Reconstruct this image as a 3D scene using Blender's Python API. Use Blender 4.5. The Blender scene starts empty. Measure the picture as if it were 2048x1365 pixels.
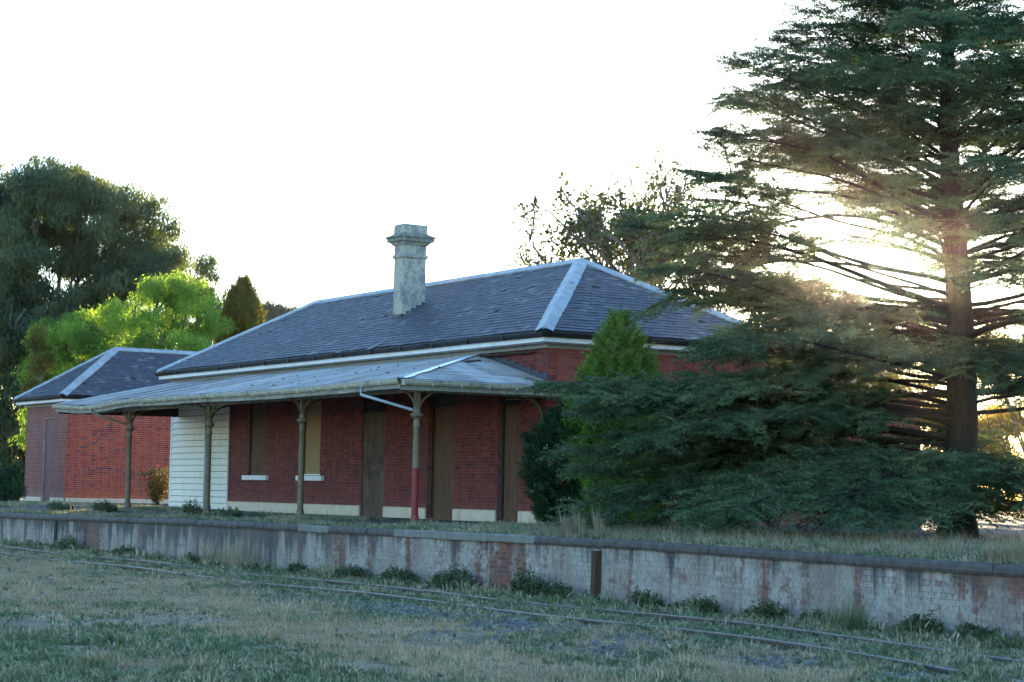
import bpy, math, random
import numpy as np
from mathutils import Vector, Matrix, noise as mn

random.seed(7); rng = np.random.default_rng(7)
SC = bpy.context.scene; C = SC.collection
R = math.radians

# ------------------------------------------------------------ camera, sky, sun, exposure
CAM = np.array([41.7278, -26.8219, 0.7632])
yaw, pitch, roll = 1.0177, 0.0746, 0.0183
fwd = Vector((-math.sin(yaw)*math.cos(pitch), math.cos(yaw)*math.cos(pitch), math.sin(pitch)))
rt = Vector((math.cos(yaw), math.sin(yaw), 0)); up = rt.cross(fwd)
rt2 = math.cos(roll)*rt + math.sin(roll)*up; up2 = -math.sin(roll)*rt + math.cos(roll)*up
cd = bpy.data.cameras.new('camera'); co = bpy.data.objects.new('camera', cd); C.objects.link(co)
M = Matrix((rt2, up2, -fwd)).transposed().to_4x4(); M.translation = Vector(CAM); co.matrix_world = M
cd.sensor_width = 36; cd.lens = 4026.96/2048*36; cd.clip_start = .1; cd.clip_end = 6000
SC.camera = co

SUN_EL, SUN_AZ = R(6.04), R(137.76)          # azimuth measured from +X
world = bpy.data.worlds.new('World'); SC.world = world; world.use_nodes = True
wn = world.node_tree; wn.nodes.clear()
sky = wn.nodes.new('ShaderNodeTexSky'); sky.sky_type = 'NISHITA'; sky.sun_disc = False
sky.sun_elevation = SUN_EL; sky.sun_rotation = math.pi/2 - SUN_AZ; sky.air_density = 1.0; sky.dust_density = 0.35; sky.ozone_density = 3.1
bg = wn.nodes.new('ShaderNodeBackground'); bg.inputs['Strength'].default_value = 0.15
wo = wn.nodes.new('ShaderNodeOutputWorld')
wn.links.new(sky.outputs[0], bg.inputs[0]); wn.links.new(bg.outputs[0], wo.inputs[0])
sl = bpy.data.lights.new('sun', 'SUN'); sl.energy = 3.5; sl.angle = R(.6); sl.color = (1, .78, .50)
so = bpy.data.objects.new('sun', sl); C.objects.link(so)
sd = Vector((math.cos(SUN_EL)*math.cos(SUN_AZ), math.cos(SUN_EL)*math.sin(SUN_AZ), math.sin(SUN_EL)))
so.rotation_euler = sd.to_track_quat('Z', 'Y').to_euler()
SC.view_settings.view_transform = 'Standard'; SC.view_settings.look = 'None'
SC.view_settings.exposure = 2.68; SC.view_settings.gamma = 1; SC.view_settings.use_curve_mapping = False
SC.render.engine = 'CYCLES'
SC.cycles.max_bounces = 6; SC.cycles.transparent_max_bounces = 8; SC.cycles.use_adaptive_sampling = True
SC.cycles.use_denoising = True

def proj_size(p, n, s=1.0):
    d = np.array(p) - CAM; D = np.linalg.norm(d)
    return max(0.0, -float(np.dot(d, n))/D)/(D*D)*s

# ------------------------------------------------------------ mesh helpers
class MB:
    def __init__(s): s.v = []; s.f = []; s.t = []; s.cur = .5
    def quad(s, *pts):
        b = len(s.v); s.v += [tuple(p) for p in pts]; s.f.append(tuple(range(b, b+len(pts)))); s.t.append(s.cur)
    def hexa(s, c, skip=()):                       # 8 corners: 0-3 bottom loop, 4-7 top loop
        b = len(s.v); s.v += [tuple(p) for p in c]
        for i, f in enumerate(((3,2,1,0),(4,5,6,7),(0,1,5,4),(1,2,6,5),(2,3,7,6),(3,0,4,7))):
            if i in skip: continue
            s.f.append(tuple(b+k for k in f)); s.t.append(s.cur)
    def box(s, x0, x1, y0, y1, z0, z1, skip=()):
        s.hexa([(x0,y0,z0),(x1,y0,z0),(x1,y1,z0),(x0,y1,z0),(x0,y0,z1),(x1,y0,z1),(x1,y1,z1),(x0,y1,z1)], skip)
    def obox(s, O, a, b, c):                        # oriented box from corner O with edges a, b, c
        O, a, b, c = map(Vector, (O, a, b, c))
        s.hexa([O, O+a, O+a+b, O+b, O+c, O+a+c, O+a+b+c, O+b+c])
    def tube(s, pts, rad, n=6, cap=True):
        pts = [Vector(p) for p in pts]; rr = rad if hasattr(rad, '__len__') else [rad]*len(pts)
        b = len(s.v); ref = Vector((0,0,1))
        for i, p in enumerate(pts):
            d = (pts[min(i+1, len(pts)-1)] - pts[max(i-1, 0)])
            if d.length < 1e-9: d = Vector((0,0,1))
            d.normalize()
            r0 = ref if abs(d.dot(ref)) < .95 else Vector((1,0,0))
            a = d.cross(r0).normalized(); c = a.cross(d)
            for k in range(n):
                t = 2*math.pi*k/n; s.v.append(tuple(p + a*math.cos(t)*rr[i] + c*math.sin(t)*rr[i]))
        for i in range(len(pts)-1):
            for k in range(n):
                k2 = (k+1) % n; s.f.append((b+i*n+k, b+i*n+k2, b+(i+1)*n+k2, b+(i+1)*n+k)); s.t.append(s.cur)
        if cap:
            s.f.append(tuple(b+k for k in range(n))[::-1]); s.t.append(s.cur)
            s.f.append(tuple(b+(len(pts)-1)*n+k for k in range(n))); s.t.append(s.cur)
    def lathe(s, prof, cx, cy, n=16):
        b = len(s.v)
        for r, z in prof:
            for k in range(n): s.v.append((cx+r*math.cos(2*math.pi*k/n), cy+r*math.sin(2*math.pi*k/n), z))
        for i in range(len(prof)-1):
            for k in range(n):
                k2 = (k+1) % n; s.f.append((b+i*n+k, b+i*n+k2, b+(i+1)*n+k2, b+(i+1)*n+k)); s.t.append(s.cur)
        s.f.append(tuple(b+(len(prof)-1)*n+k for k in range(n))); s.t.append(s.cur)
    def mesh(s, name, m=None, smooth=False):
        me = bpy.data.meshes.new(name); me.from_pydata(s.v, [], s.f)
        a = me.attributes.new('v', 'FLOAT', 'FACE'); a.data.foreach_set('value', np.array(s.t, dtype=np.float32))
        if m: me.materials.append(m)
        if smooth: me.polygons.foreach_set('use_smooth', [True]*len(me.polygons))
        return me
    def build(s, name, m=None, parent=None, smooth=False):
        return link(name, s.mesh(name, m, smooth), parent)

def link(name, me, parent=None, loc=None):
    o = bpy.data.objects.new(name, me); C.objects.link(o)
    if loc is not None: o.location = loc
    if parent is not None:
        o.parent = parent
        w = parent; off = Vector((0,0,0))
        while w is not None: off += w.location; w = w.parent
        if loc is None: o.location = -off
        else: o.location = Vector(loc) - off
    return o
def thing(name, label, cat, loc=(0,0,0), group=None):
    o = bpy.data.objects.new(name, None); C.objects.link(o); o.location = loc; o.empty_display_size = .3
    return tag(o, label, cat, group)
def tag(o, label, cat, group=None):
    o['label'] = label; o['category'] = cat
    if group: o['group'] = group
    return o
def stuff(o, label=None, cat=None):
    o['kind'] = 'stuff'
    if label: o['label'] = label; o['category'] = cat
    return o
def structure(o): o['kind'] = 'structure'; return o

def np_mesh(name, V, T, m, vals=None):              # triangles from numpy arrays
    me = bpy.data.meshes.new(name); nv, nt = len(V), len(T)
    me.vertices.add(nv); me.vertices.foreach_set('co', np.ascontiguousarray(V, dtype=np.float32).ravel())
    me.loops.add(nt*3); me.loops.foreach_set('vertex_index', np.ascontiguousarray(T, dtype=np.int32).ravel())
    me.polygons.add(nt); me.polygons.foreach_set('loop_start', np.arange(0, nt*3, 3, dtype=np.int32))
    me.update(calc_edges=True)
    if vals is not None:
        a = me.attributes.new('v', 'FLOAT', 'POINT'); a.data.foreach_set('value', np.ascontiguousarray(vals, dtype=np.float32))
    me.materials.append(m); return me
class Cloud:                                        # many transformed copies of a small triangle template
    def __init__(s): s.V = []; s.T = []; s.A = []; s.n = 0
    def add(s, tmpl, P, X, Z, S, val):
        """tmpl=(verts,tris); P positions, X axis along template x, Z approx up, S scale, val tint (all arrays)"""
        tv, tt = tmpl; P = np.asarray(P, float); k = len(P)
        if k == 0: return
        X = X/np.maximum(np.linalg.norm(X, axis=1, keepdims=True), 1e-9)
        Y = np.cross(Z, X); Y /= np.maximum(np.linalg.norm(Y, axis=1, keepdims=True), 1e-9); Z = np.cross(X, Y)
        S = np.asarray(S, float).reshape(-1, 1, 1)
        V = P[:, None, :] + S*(tv[None, :, 0:1]*X[:, None, :] + tv[None, :, 1:2]*Y[:, None, :] + tv[None, :, 2:3]*Z[:, None, :])
        T = tt[None] + (np.arange(k)*len(tv))[:, None, None] + s.n
        s.V.append(V.reshape(-1, 3)); s.T.append(T.reshape(-1, 3)); s.A.append(np.repeat(np.asarray(val, float), len(tv))); s.n += k*len(tv)
    def build(s, name, m, parent=None):
        o = link(name, np_mesh(name, np.concatenate(s.V), np.concatenate(s.T), m, np.concatenate(s.A)), parent)
        return o
def unit(n): 
    v = rng.normal(size=(n, 3)); return v/np.linalg.norm(v, axis=1, keepdims=True)

# ------------------------------------------------------------ material helpers
class G:
    def __init__(s, name):
        s.m = bpy.data.materials.new(name); s.m.use_nodes = True; s.t = s.m.node_tree; s.t.nodes.clear()
        s.out = s.t.nodes.new('ShaderNodeOutputMaterial')
    def n(s, ty, **kw):
        o = s.t.nodes.new(ty)
        for k, v in kw.items(): setattr(o, k, v)
        return o
    def l(s, a, b): s.t.links.new(a, b)
    def pos(s, scale=(1,1,1)):
        g = s.n('ShaderNodeNewGeometry'); mp = s.n('ShaderNodeVectorMath', operation='MULTIPLY'); mp.inputs[1].default_value = scale
        s.l(g.outputs['Position'], mp.inputs[0]); return mp.outputs[0]
    def noise(s, scale, detail=3, vec=None, rough=.55, dist=0):
        o = s.n('ShaderNodeTexNoise'); o.inputs['Scale'].default_value = scale; o.inputs['Detail'].default_value = detail
        o.inputs['Roughness'].default_value = rough; o.inputs['Distortion'].default_value = dist
        s.l(vec if vec is not None else s.pos(), o.inputs['Vector']); return o.outputs['Fac']
    def ramp(s, fac, stops, interp='LINEAR'):
        o = s.n('ShaderNodeValToRGB'); o.color_ramp.interpolation = interp; e = o.color_ramp.elements
        while len(e) < len(stops): e.new(.5)
        for i, (p, c) in enumerate(stops):
            e[i].position = p; e[i].color = (*c[:3], 1) if hasattr(c, '__len__') else (c, c, c, 1)
        s.l(fac, o.inputs[0]); return o.outputs[0]
    def mix(s, fac, a, b, blend='MIX'):
        o = s.n('ShaderNodeMix', data_type='RGBA', blend_type=blend)
        for sock, v in ((o.inputs[0], fac), (o.inputs[6], a), (o.inputs[7], b)):
            if hasattr(v, 'links') or hasattr(v, 'is_linked'): s.l(v, sock)
            else: sock.default_value = v if not hasattr(v, '__len__') else (*v, 1)[:4]
        return o.outputs[2]
    def math(s, op, a, b=0.0, c=None, clamp=False):
        o = s.n('ShaderNodeMath', operation=op, use_clamp=clamp)
        for i, v in enumerate((a, b, c)):
            if v is None: continue
            if hasattr(v, 'is_linked'): s.l(v, o.inputs[i])
            else: o.inputs[i].default_value = v
        return o.outputs[0]
    def attr(s):
        o = s.n('ShaderNodeAttribute', attribute_name='v'); return o.outputs['Fac']
    def rnd(s):                                      # v attribute, or the object's random number where v < 0
        a = s.attr(); r = s.n('ShaderNodeObjectInfo').outputs['Random']; lt = s.math('LESS_THAN', a, 0.0)
        o = s.n('ShaderNodeMix', data_type='FLOAT'); s.l(lt, o.inputs[0]); s.l(a, o.inputs[2]); s.l(r, o.inputs[3]); return o.outputs[0]
    def xyz(s):
        g = s.n('ShaderNodeNewGeometry'); x = s.n('ShaderNodeSeparateXYZ'); s.l(g.outputs['Position'], x.inputs[0]); return x.outputs
    def bsdf(s, col, rough=.8, metal=0, bump=None, bs=.3, bd=.01, spec=.5):
        p = s.n('ShaderNodeBsdfPrincipled')
        for k, v in (('Base Color', col), ('Roughness', rough), ('Metallic', metal), ('Specular IOR Level', spec)):
            if hasattr(v, 'is_linked'): s.l(v, p.inputs[k])
            else: p.inputs[k].default_value = v if not hasattr(v, '__len__') else (*v, 1)[:4]
        if bump is not None:
            b = s.n('ShaderNodeBump'); b.inputs['Strength'].default_value = bs; b.inputs['Distance'].default_value = bd
            s.l(bump, b.inputs['Height']); s.l(b.outputs[0], p.inputs['Normal'])
        s.l(p.outputs[0], s.out.inputs[0]); return s.m
    def leaf(s, col, trans=.35, tcol=None, rough=.6):
        d = s.n('ShaderNodeBsdfPrincipled'); d.inputs['Roughness'].default_value = rough; d.inputs['Specular IOR Level'].default_value = .3
        t = s.n('ShaderNodeBsdfTranslucent'); mx = s.n('ShaderNodeMixShader'); mx.inputs[0].default_value = trans
        s.l(col, d.inputs['Base Color']); s.l(tcol if tcol is not None else col, t.inputs[0])
        s.l(d.outputs[0], mx.inputs[1]); s.l(t.outputs[0], mx.inputs[2]); s.l(mx.outputs[0], s.out.inputs[0]); return s.m

def m_plain(name, c, rough=.7, var=.25, scale=6, metal=0, vec=(1,1,1), dirt=None, spec=.5):
    g = G(name); n = g.noise(scale, 4, g.pos(vec)); lo = tuple(x*(1-var) for x in c); hi = tuple(min(1, x*(1+var)) for x in c)
    col = g.ramp(n, [(.3, lo), (.7, hi)])
    if dirt:
        d = g.noise(2.3, 6, g.pos((1,1,.3)), .75); col = g.mix(g.ramp(d, [(.54, 0), (.74, 1)]), col, dirt)
    return g.bsdf(col, rough, metal, n, .15, .01, spec)

def m_brick(name, cols, dark=.12, haze=None, low_tint=None, patch=None):
    g = G(name); r = g.rnd(); st = [(i/len(cols), c) for i, c in enumerate(cols)]
    col = g.ramp(r, st, 'CONSTANT')
    n = g.noise(30, 4); col = g.mix(g.ramp(n, [(.3, .0), (.75, .35)]), col, (.05,.02,.018))
    big = g.noise(.9, 4, None, .6)
    if haze: col = g.mix(g.ramp(big, [(.42, 0), (.66, .6)]), col, haze)
    if patch:
        pn = g.noise(1.1, 3, g.pos((1,1,.8))); col = g.mix(g.ramp(pn, [(.55, 0), (.6, .7)]), col, patch)
    dk = g.noise(1.3, 5, g.pos((1.2,1.2,.3)), .7); col = g.mix(g.ramp(dk, [(.52, 0), (.72, .5)]), col, (.06,.025,.022))
    z = g.xyz()[2]
    if low_tint:
        zz = g.math('ADD', z, g.math('MULTIPLY', big, .8)); col = g.mix(g.ramp(zz, [(.55, .75), (.95, 0)]), col, low_tint)  # tints the wall towards its foot
    return g.bsdf(col, .75, 0, n, .4, .004, .35)

MAT = {}
MAT['brick_front'] = m_brick('painted_dark_red_brick', [(.18,.020,.019),(.21,.027,.024),(.14,.018,.018),(.23,.034,.027),(.10,.016,.020),(.27,.040,.028)], haze=(.19,.045,.04), low_tint=(.24,.075,.065))
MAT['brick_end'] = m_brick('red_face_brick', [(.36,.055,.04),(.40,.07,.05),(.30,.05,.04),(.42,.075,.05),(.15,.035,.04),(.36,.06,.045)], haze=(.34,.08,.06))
MAT['brick_warm_lit'] = m_brick('orange_brick_with_warm_light', [(.50,.06,.03),(.55,.09,.035),(.46,.05,.03),(.42,.045,.03),(.52,.08,.03),(.18,.035,.04),(.48,.055,.03),(.55,.10,.04)], haze=(.42,.07,.04), low_tint=(.55,.13,.04))  # side wall tinted more orange, warm bounced light put into its colour
MAT['brick_pink'] = m_brick('weathered_pink_brick', [(.28,.07,.06),(.24,.06,.055),(.32,.09,.075),(.26,.065,.055),(.16,.05,.055)], haze=(.25,.09,.085), low_tint=(.30,.17,.15))
MAT['mortar_dark'] = m_plain('brick_mortar_dark', (.20,.085,.07), .9, .3, 9)
MAT['mortar_end'] = m_plain('brick_mortar_red', (.30,.12,.10), .9, .3, 9)
MAT['mortar_light'] = m_plain('brick_mortar_light', (.55,.33,.26), .9, .3, 9)
MAT['cream'] = m_plain('cream_render_paint', (.74,.58,.43), .7, .08, 3, dirt=(.5,.39,.28))
MAT['blue_paint'] = m_plain('blue_grey_paint', (.12,.16,.21), .7, .15, 3)
MAT['white_wood'] = m_plain('white_painted_timber', (.82,.80,.80), .6, .05, 5, dirt=(.62,.60,.57))
MAT['grey_wood'] = m_plain('grey_eave_moulding', (.34,.34,.33), .7, .1, 5)  # even grey of the eave lining and bed mould
MAT['board_wb'] = m_plain('cream_white_weatherboard_paint', (.84,.76,.66), .55, .05, 2, vec=(1,1,6), dirt=(.66,.58,.5))
MAT['gutter_black'] = m_plain('black_gutter_paint', (.012,.013,.015), .45, .3, 6)
MAT['capping'] = m_plain('lichen_spotted_galvanised_capping', (.40,.41,.42), .55, .25, 3, dirt=(.24,.23,.20))
MAT['gutter_cream'] = m_plain('flaking_cream_gutter_paint', (.52,.46,.36), .6, .2, 12, dirt=(.09,.06,.04))
MAT['beam'] = m_plain('weathered_verandah_timber', (.30,.27,.22), .8, .3, 8, vec=(.3,1,1), dirt=(.06,.045,.035))
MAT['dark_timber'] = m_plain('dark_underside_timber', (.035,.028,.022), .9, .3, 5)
MAT['mauve'] = m_plain('mauve_door_paint', (.13,.045,.065), .6, .1, 4, vec=(6,6,.5))
MAT['pipe_blue'] = m_plain('pale_blue_pipe', (.42,.47,.52), .5, .1, 4)
MAT['lead'] = m_plain('dark_lead_flashing', (.07,.075,.09), .6, .2, 10)
MAT['silver'] = m_plain('bright_sealed_hip_strip', (.85,.86,.88), .35, .1, 12, metal=.2)
MAT['black'] = m_plain('black_spray_paint', (.008,.008,.01), .7, .1)
MAT['void'] = m_plain('dark_interior', (.012,.01,.009), .9, .1)

def m_ply(name, a, b, stain=(.04,.025,.015), st=.55):
    g = G(name); w = g.noise(2.2, 5, g.pos((7, 7, .5)), .7, 1.2); col = g.ramp(w, [(.25, a), (.75, b)])
    s = g.noise(1.3, 4, g.pos((1.5,1.5,.7)), .7); col = g.mix(g.ramp(s, [(st, 0), (st+.2, .7)]), col, stain)
    return g.bsdf(col, .8, 0, w, .2, .003, .3)
MAT['ply_brown'] = m_ply('brown_weathered_plywood', (.08,.034,.018), (.21,.105,.055))
MAT['ply_tan'] = m_ply('fresh_tan_plywood', (.34,.21,.10), (.42,.27,.14), (.22,.13,.06), .6)
MAT['ply_grey'] = m_ply('grey_weathered_plywood', (.07,.037,.026), (.21,.13,.095), (.03,.02,.015), .48)
MAT['ply_red'] = m_ply('red_brown_plywood', (.075,.036,.022), (.21,.105,.06), (.05,.03,.02), .55)

def m_slate(name, lichen=0.0):
    g = G(name); r = g.rnd()
    col = g.ramp(r, [(0,(.058,.060,.080)),(.3,(.070,.068,.088)),(.55,(.080,.080,.10)),(.72,(.062,.060,.078)),(.86,(.10,.105,.125)),(.96,(.19,.19,.21))], 'CONSTANT')
    n = g.noise(14, 5, None, .7); col = g.mix(g.ramp(n, [(.35, 0), (.8, .5)]), col, (.12,.125,.14))
    b = g.noise(.5, 3); col = g.mix(g.ramp(b, [(.4, 0), (.7, .35)]), col, (.085,.065,.075))
    if lichen:
        q = g.noise(1.7, 8, None, .85); col = g.mix(g.ramp(q, [(.64-lichen*.2, 0), (.72-lichen*.2, .6)]), col, (.17,.17,.15))
    return g.bsdf(col, .6, 0, n, .3, .004, .35)
MAT['slate'] = m_slate('purple_grey_slate'); MAT['slate_lichen'] = m_slate('lichened_slate', .55)

def m_iron():
    g = G('rust_flecked_corrugated_iron'); osr = g.n('ShaderNodeObjectInfo').outputs['Random']; n = g.noise(3, 6, g.pos((2.2,.22,1)), .75); r = g.rnd()
    col = g.ramp(r, [(0,(.17,.155,.15)),(.35,(.36,.35,.36)),(.6,(.52,.48,.45)),(1,(.60,.56,.52))])
    col = g.mix(g.ramp(g.math('ADD', n, g.math('MULTIPLY', osr, .10)), [(.49, 0), (.66, .85)]), col, (.22,.14,.11)); n2 = g.noise(11, 4)
    col = g.mix(g.ramp(n2, [(.62, 0), (.72, .7)]), col, (.10,.06,.045))
    return g.bsdf(col, .6, .12, n2, .1, .004)
MAT['iron'] = m_iron()

def m_column():
    g = G('olive_column_paint'); n = g.noise(9, 5, None, .7); col = g.ramp(n, [(.3,(.11,.075,.040)),(.7,(.21,.15,.085))])
    return g.bsdf(col, .6, 0, n, .2, .004)
def m_column_red():
    g = G('olive_column_with_red_lower_half'); n = g.noise(9, 5, None, .7); col = g.ramp(n, [(.3,(.15,.12,.07)),(.7,(.27,.215,.13))])
    o = g.xyz(); zz = g.math('ADD', o[2], g.math('MULTIPLY', n, .06)); red = g.ramp(n, [(.3,(.24,.018,.02)),(.7,(.32,.035,.035))])
    col = g.mix(g.math('GREATER_THAN', zz, 1.3), red, col)
    return g.bsdf(col, .6, 0, n, .2, .004)
MAT['column'] = m_column(); MAT['column_red'] = m_column_red()

def m_chimney():
    g = G('flaking_rendered_chimney'); a = g.noise(3.0, 8, g.pos((1,1,.75)), .85)
    col = g.mix(g.ramp(a, [(.49, 0), (.53, 1)]), (.52,.45,.34), (.27,.265,.26))
    b = g.noise(14, 5, None, .7); col = g.mix(g.ramp(b, [(.5, 0), (.8, .6)]), col, (.13,.14,.15))
    return g.bsdf(col, .85, 0, b, .3, .01)
MAT['chimney'] = m_chimney()
MAT['chimney_cap'] = m_plain('lichen_grey_chimney_cap', (.24,.235,.19), .9, .4, 9, dirt=(.05,.045,.035))

def m_whitewash(name, mortar=False):
    g = G(name); r = g.rnd(); o = g.xyz()
    red = g.ramp(r, [(0,(.19,.065,.045)),(.25,(.24,.085,.058)),(.5,(.14,.058,.047)),(.75,(.20,.08,.062))], 'CONSTANT')
    if mortar: red = g.mix(.5, red, (.34,.27,.23))
    wash = g.ramp(g.noise(7, 5, None, .7), [(.3,(.29,.25,.22)),(.75,(.52,.45,.40))])
    if mortar: wash = g.mix(g.ramp(g.noise(1.9, 4), [(.47, 0), (.66, .7)]), wash, (.12,.09,.075))
    # wear of the lime wash: large patches, vertical streaks and single bricks
    big = g.noise(.55, 4, g.pos((1,1,.5)), .6); fine = g.noise(12, 6, None, .8); streak = g.noise(1.6, 4, g.pos((2.2,1,.12)), .7)
    s = g.math('ADD', g.math('MULTIPLY', big, 1.0), g.math('MULTIPLY', fine, .55)); s = g.math('ADD', s, g.math('MULTIPLY', streak, .75))
    s = g.math('ADD', s, g.math('MULTIPLY', r, .12))
    # more bare brick in places along the wall, as on the real wall
    X = o[0]
    def bump(c, w, h):
        d = g.math('ABSOLUTE', g.math('SUBTRACT', X, c)); return g.math('MULTIPLY', g.math('SUBTRACT', 1.0, g.math('DIVIDE', d, w), clamp=True), h)
    tot = bump(8.6, 1.3, .42)
    tr_ = g.math('MULTIPLY', g.math('MULTIPLY_ADD', X, .5, -9.6, clamp=True), g.math('MULTIPLY_ADD', o[2], 1.6, 1.1, clamp=True)); tot = g.math('ADD', tot, g.math('MULTIPLY', tr_, .36))
    for c, w, h in ((1.9, .7, .34), (5.0, .2, .28), (18.8, .2, .45), (22.6, 2.0, .24), (-14.4, 2.2, .25), (16.6, .25, .25), (13.0,.2,.2), (3.3,.3,.2), (-19,2.5,.2)):
        tot = g.math('ADD', tot, bump(c, w, h))
    s = g.math('ADD', s, tot)
    col = g.mix(g.ramp(g.math('MULTIPLY', s, .5), [(.668, 0), (.745, .95)]), wash, red)
    # dark run-off stains under the coping, heavy at the left
    left = g.ramp(g.math('MULTIPLY_ADD', X, -.04, .3, clamp=True), [(0, .0), (.45, .55), (1, .55)])
    st = g.noise(1.0, 4, g.pos((2.6,1,.10)), .65)
    zt = g.ramp(g.math('ADD', g.math('MULTIPLY', o[2], 1.0), 1.3), [(0, 0), (.55, .25), (1, 1)])
    d = g.math('ADD', g.math('MULTIPLY', st, 1.0), g.math('MULTIPLY', zt, .22)); d = g.math('ADD', d, g.math('MULTIPLY', left, .32))
    col = g.mix(g.ramp(d, [(.70, 0), (.84, .85)]), col, (.055,.05,.055))
    low = g.ramp(g.math('ADD', o[2], g.math('MULTIPLY', fine, .5)), [(0,0),(1,0)])
    rust = g.noise(.8, 3, g.pos((1.3,1,.3))); col = g.mix(g.ramp(rust, [(.46, 0), (.64, .65)]), col, (.23,.155,.125))
    sp = g.noise(22, 4, None, .8); col = g.mix(g.ramp(sp, [(.58, 0), (.68, .6)]), col, (.09,.075,.07))
    blot = g.noise(2.3, 5, g.pos((1,1,1.6)), .7); col = g.mix(g.ramp(blot, [(.54, 0), (.70, .55)]), col, (.13,.115,.11))
    return g.bsdf(col, .85, 0, fine, .4, .006, .3)
MAT['wash'] = m_whitewash('whitewashed_platform_brick'); MAT['wash_mortar'] = m_whitewash('whitewashed_platform_mortar', True)
MAT['coping'] = m_plain('dark_bluestone_coping', (.085,.068,.062), .75, .4, 7, dirt=(.17,.15,.13))
MAT['coping_pale'] = m_plain('pale_replacement_coping', (.20,.19,.165), .8, .2, 5, dirt=(.12,.105,.09))
MAT['post'] = m_ply('creosoted_rail_timber', (.035,.02,.012), (.11,.06,.03))
MAT['rail'] = m_plain('rusty_rail_steel', (.10,.075,.075), .55, .3, 14, metal=.5)
MAT['rail_top'] = m_plain('worn_rail_head', (.30,.30,.34), .4, .2, 14, metal=.6)
MAT['stone'] = m_plain('bluestone_ballast', (.13,.12,.11), .8, .7, 12)
MAT['bark'] = m_plain('dark_conifer_bark', (.026,.020,.017), .95, .4, 8, vec=(3,3,.5))
MAT['bark_grey'] = m_plain('grey_bark', (.14,.12,.10), .9, .35, 6, vec=(2,2,.6))

def m_leaf(name, stops, trans=.35, tgain=1.6, tw=(1,1,1), big=.5, rough=.6):
    g = G(name); a = g.attr(); n = g.noise(big, 2); f = g.math('ADD', g.math('MULTIPLY', a, .65), g.math('MULTIPLY', n, .45))
    col = g.ramp(f, stops); t = g.mix(1.0, col, tuple(min(1, tgain*x) if tgain*x <= 1 else 1 for x in tw), 'MULTIPLY')
    h = g.n('ShaderNodeVectorMath', operation='MULTIPLY'); g.l(col, h.inputs[0]); h.inputs[1].default_value = tuple(tgain*x for x in tw)
    return g.leaf(col, trans, h.outputs[0], rough)
MAT['cedar'] = m_leaf('blue_green_cedar_needles', [(.15,(.05,.035,.02)),(.22,(.020,.042,.018)),(.5,(.045,.086,.038)),(.85,(.12,.18,.09))], .18, 1.6, (1.3,1.1,.5), .4, .5)
MAT['thuja'] = m_leaf('bright_green_thuja', [(.2,(.04,.10,.010)),(.5,(.105,.21,.022)),(.85,(.20,.34,.045))], .14, 1.3)
MAT['bush'] = m_leaf('dark_green_shrub', [(.2,(.010,.030,.010)),(.6,(.022,.06,.018)),(.9,(.06,.12,.05))], .2, 1.5)
MAT['gum'] = m_leaf('grey_green_gum_leaves', [(.2,(.035,.055,.035)),(.5,(.075,.105,.062)),(.85,(.13,.16,.09))], .3, 2.2, (1.4,1.2,.35), .25)
MAT['pepper'] = m_leaf('lime_green_weeping_leaves', [(.2,(.06,.12,.03)),(.5,(.13,.24,.05)),(.85,(.25,.38,.08))], .5, 1.9, (1.25,1.1,.5), .3)
MAT['cypress'] = m_leaf('olive_cypress', [(.2,(.06,.065,.010)),(.5,(.14,.13,.02)),(.85,(.24,.20,.03))], .25, 1.8)
MAT['plane'] = m_leaf('yellow_green_sparse_leaves', [(.2,(.03,.045,.012)),(.5,(.06,.08,.02)),(.85,(.12,.12,.03))], .3, 1.7, (1.2,1.1,.4))
MAT['gold'] = m_leaf('sunlit_golden_leaves', [(.2,(.05,.055,.012)),(.5,(.12,.115,.02)),(.85,(.22,.18,.04))], .5, 2.0, (1.3,1.05,.4))
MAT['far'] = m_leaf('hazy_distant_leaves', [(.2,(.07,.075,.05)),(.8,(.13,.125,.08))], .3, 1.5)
MAT['rose'] = m_leaf('rose_bush_leaves', [(.2,(.05,.03,.02)),(.5,(.10,.075,.025)),(.85,(.14,.15,.03))], .3, 1.5)
MAT['petal'] = m_plain('pink_petals', (.75,.12,.16), .6, .1)
MAT['berry'] = m_plain('pale_seed_heads', (.55,.58,.50), .6, .1)
MAT['straw'] = m_leaf('straw_grass', [(.2,(.20,.15,.09)),(.8,(.42,.34,.22))], .3, 1.2)
MAT['straw_short'] = m_leaf('short_dry_grass', [(.15,(.19,.125,.07)),(.5,(.41,.29,.17)),(.9,(.74,.57,.37))], .3, 1.2)
MAT['weed'] = m_leaf('weed_leaves', [(.15,(.11,.06,.035)),(.38,(.06,.075,.03)),(.6,(.08,.11,.05)),(.9,(.17,.22,.12))], .3, 1.4)
MAT['wiry'] = m_leaf('pale_wiry_stems', [(.2,(.10,.13,.06)),(.8,(.20,.24,.12))], .3, 1.3)

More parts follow.
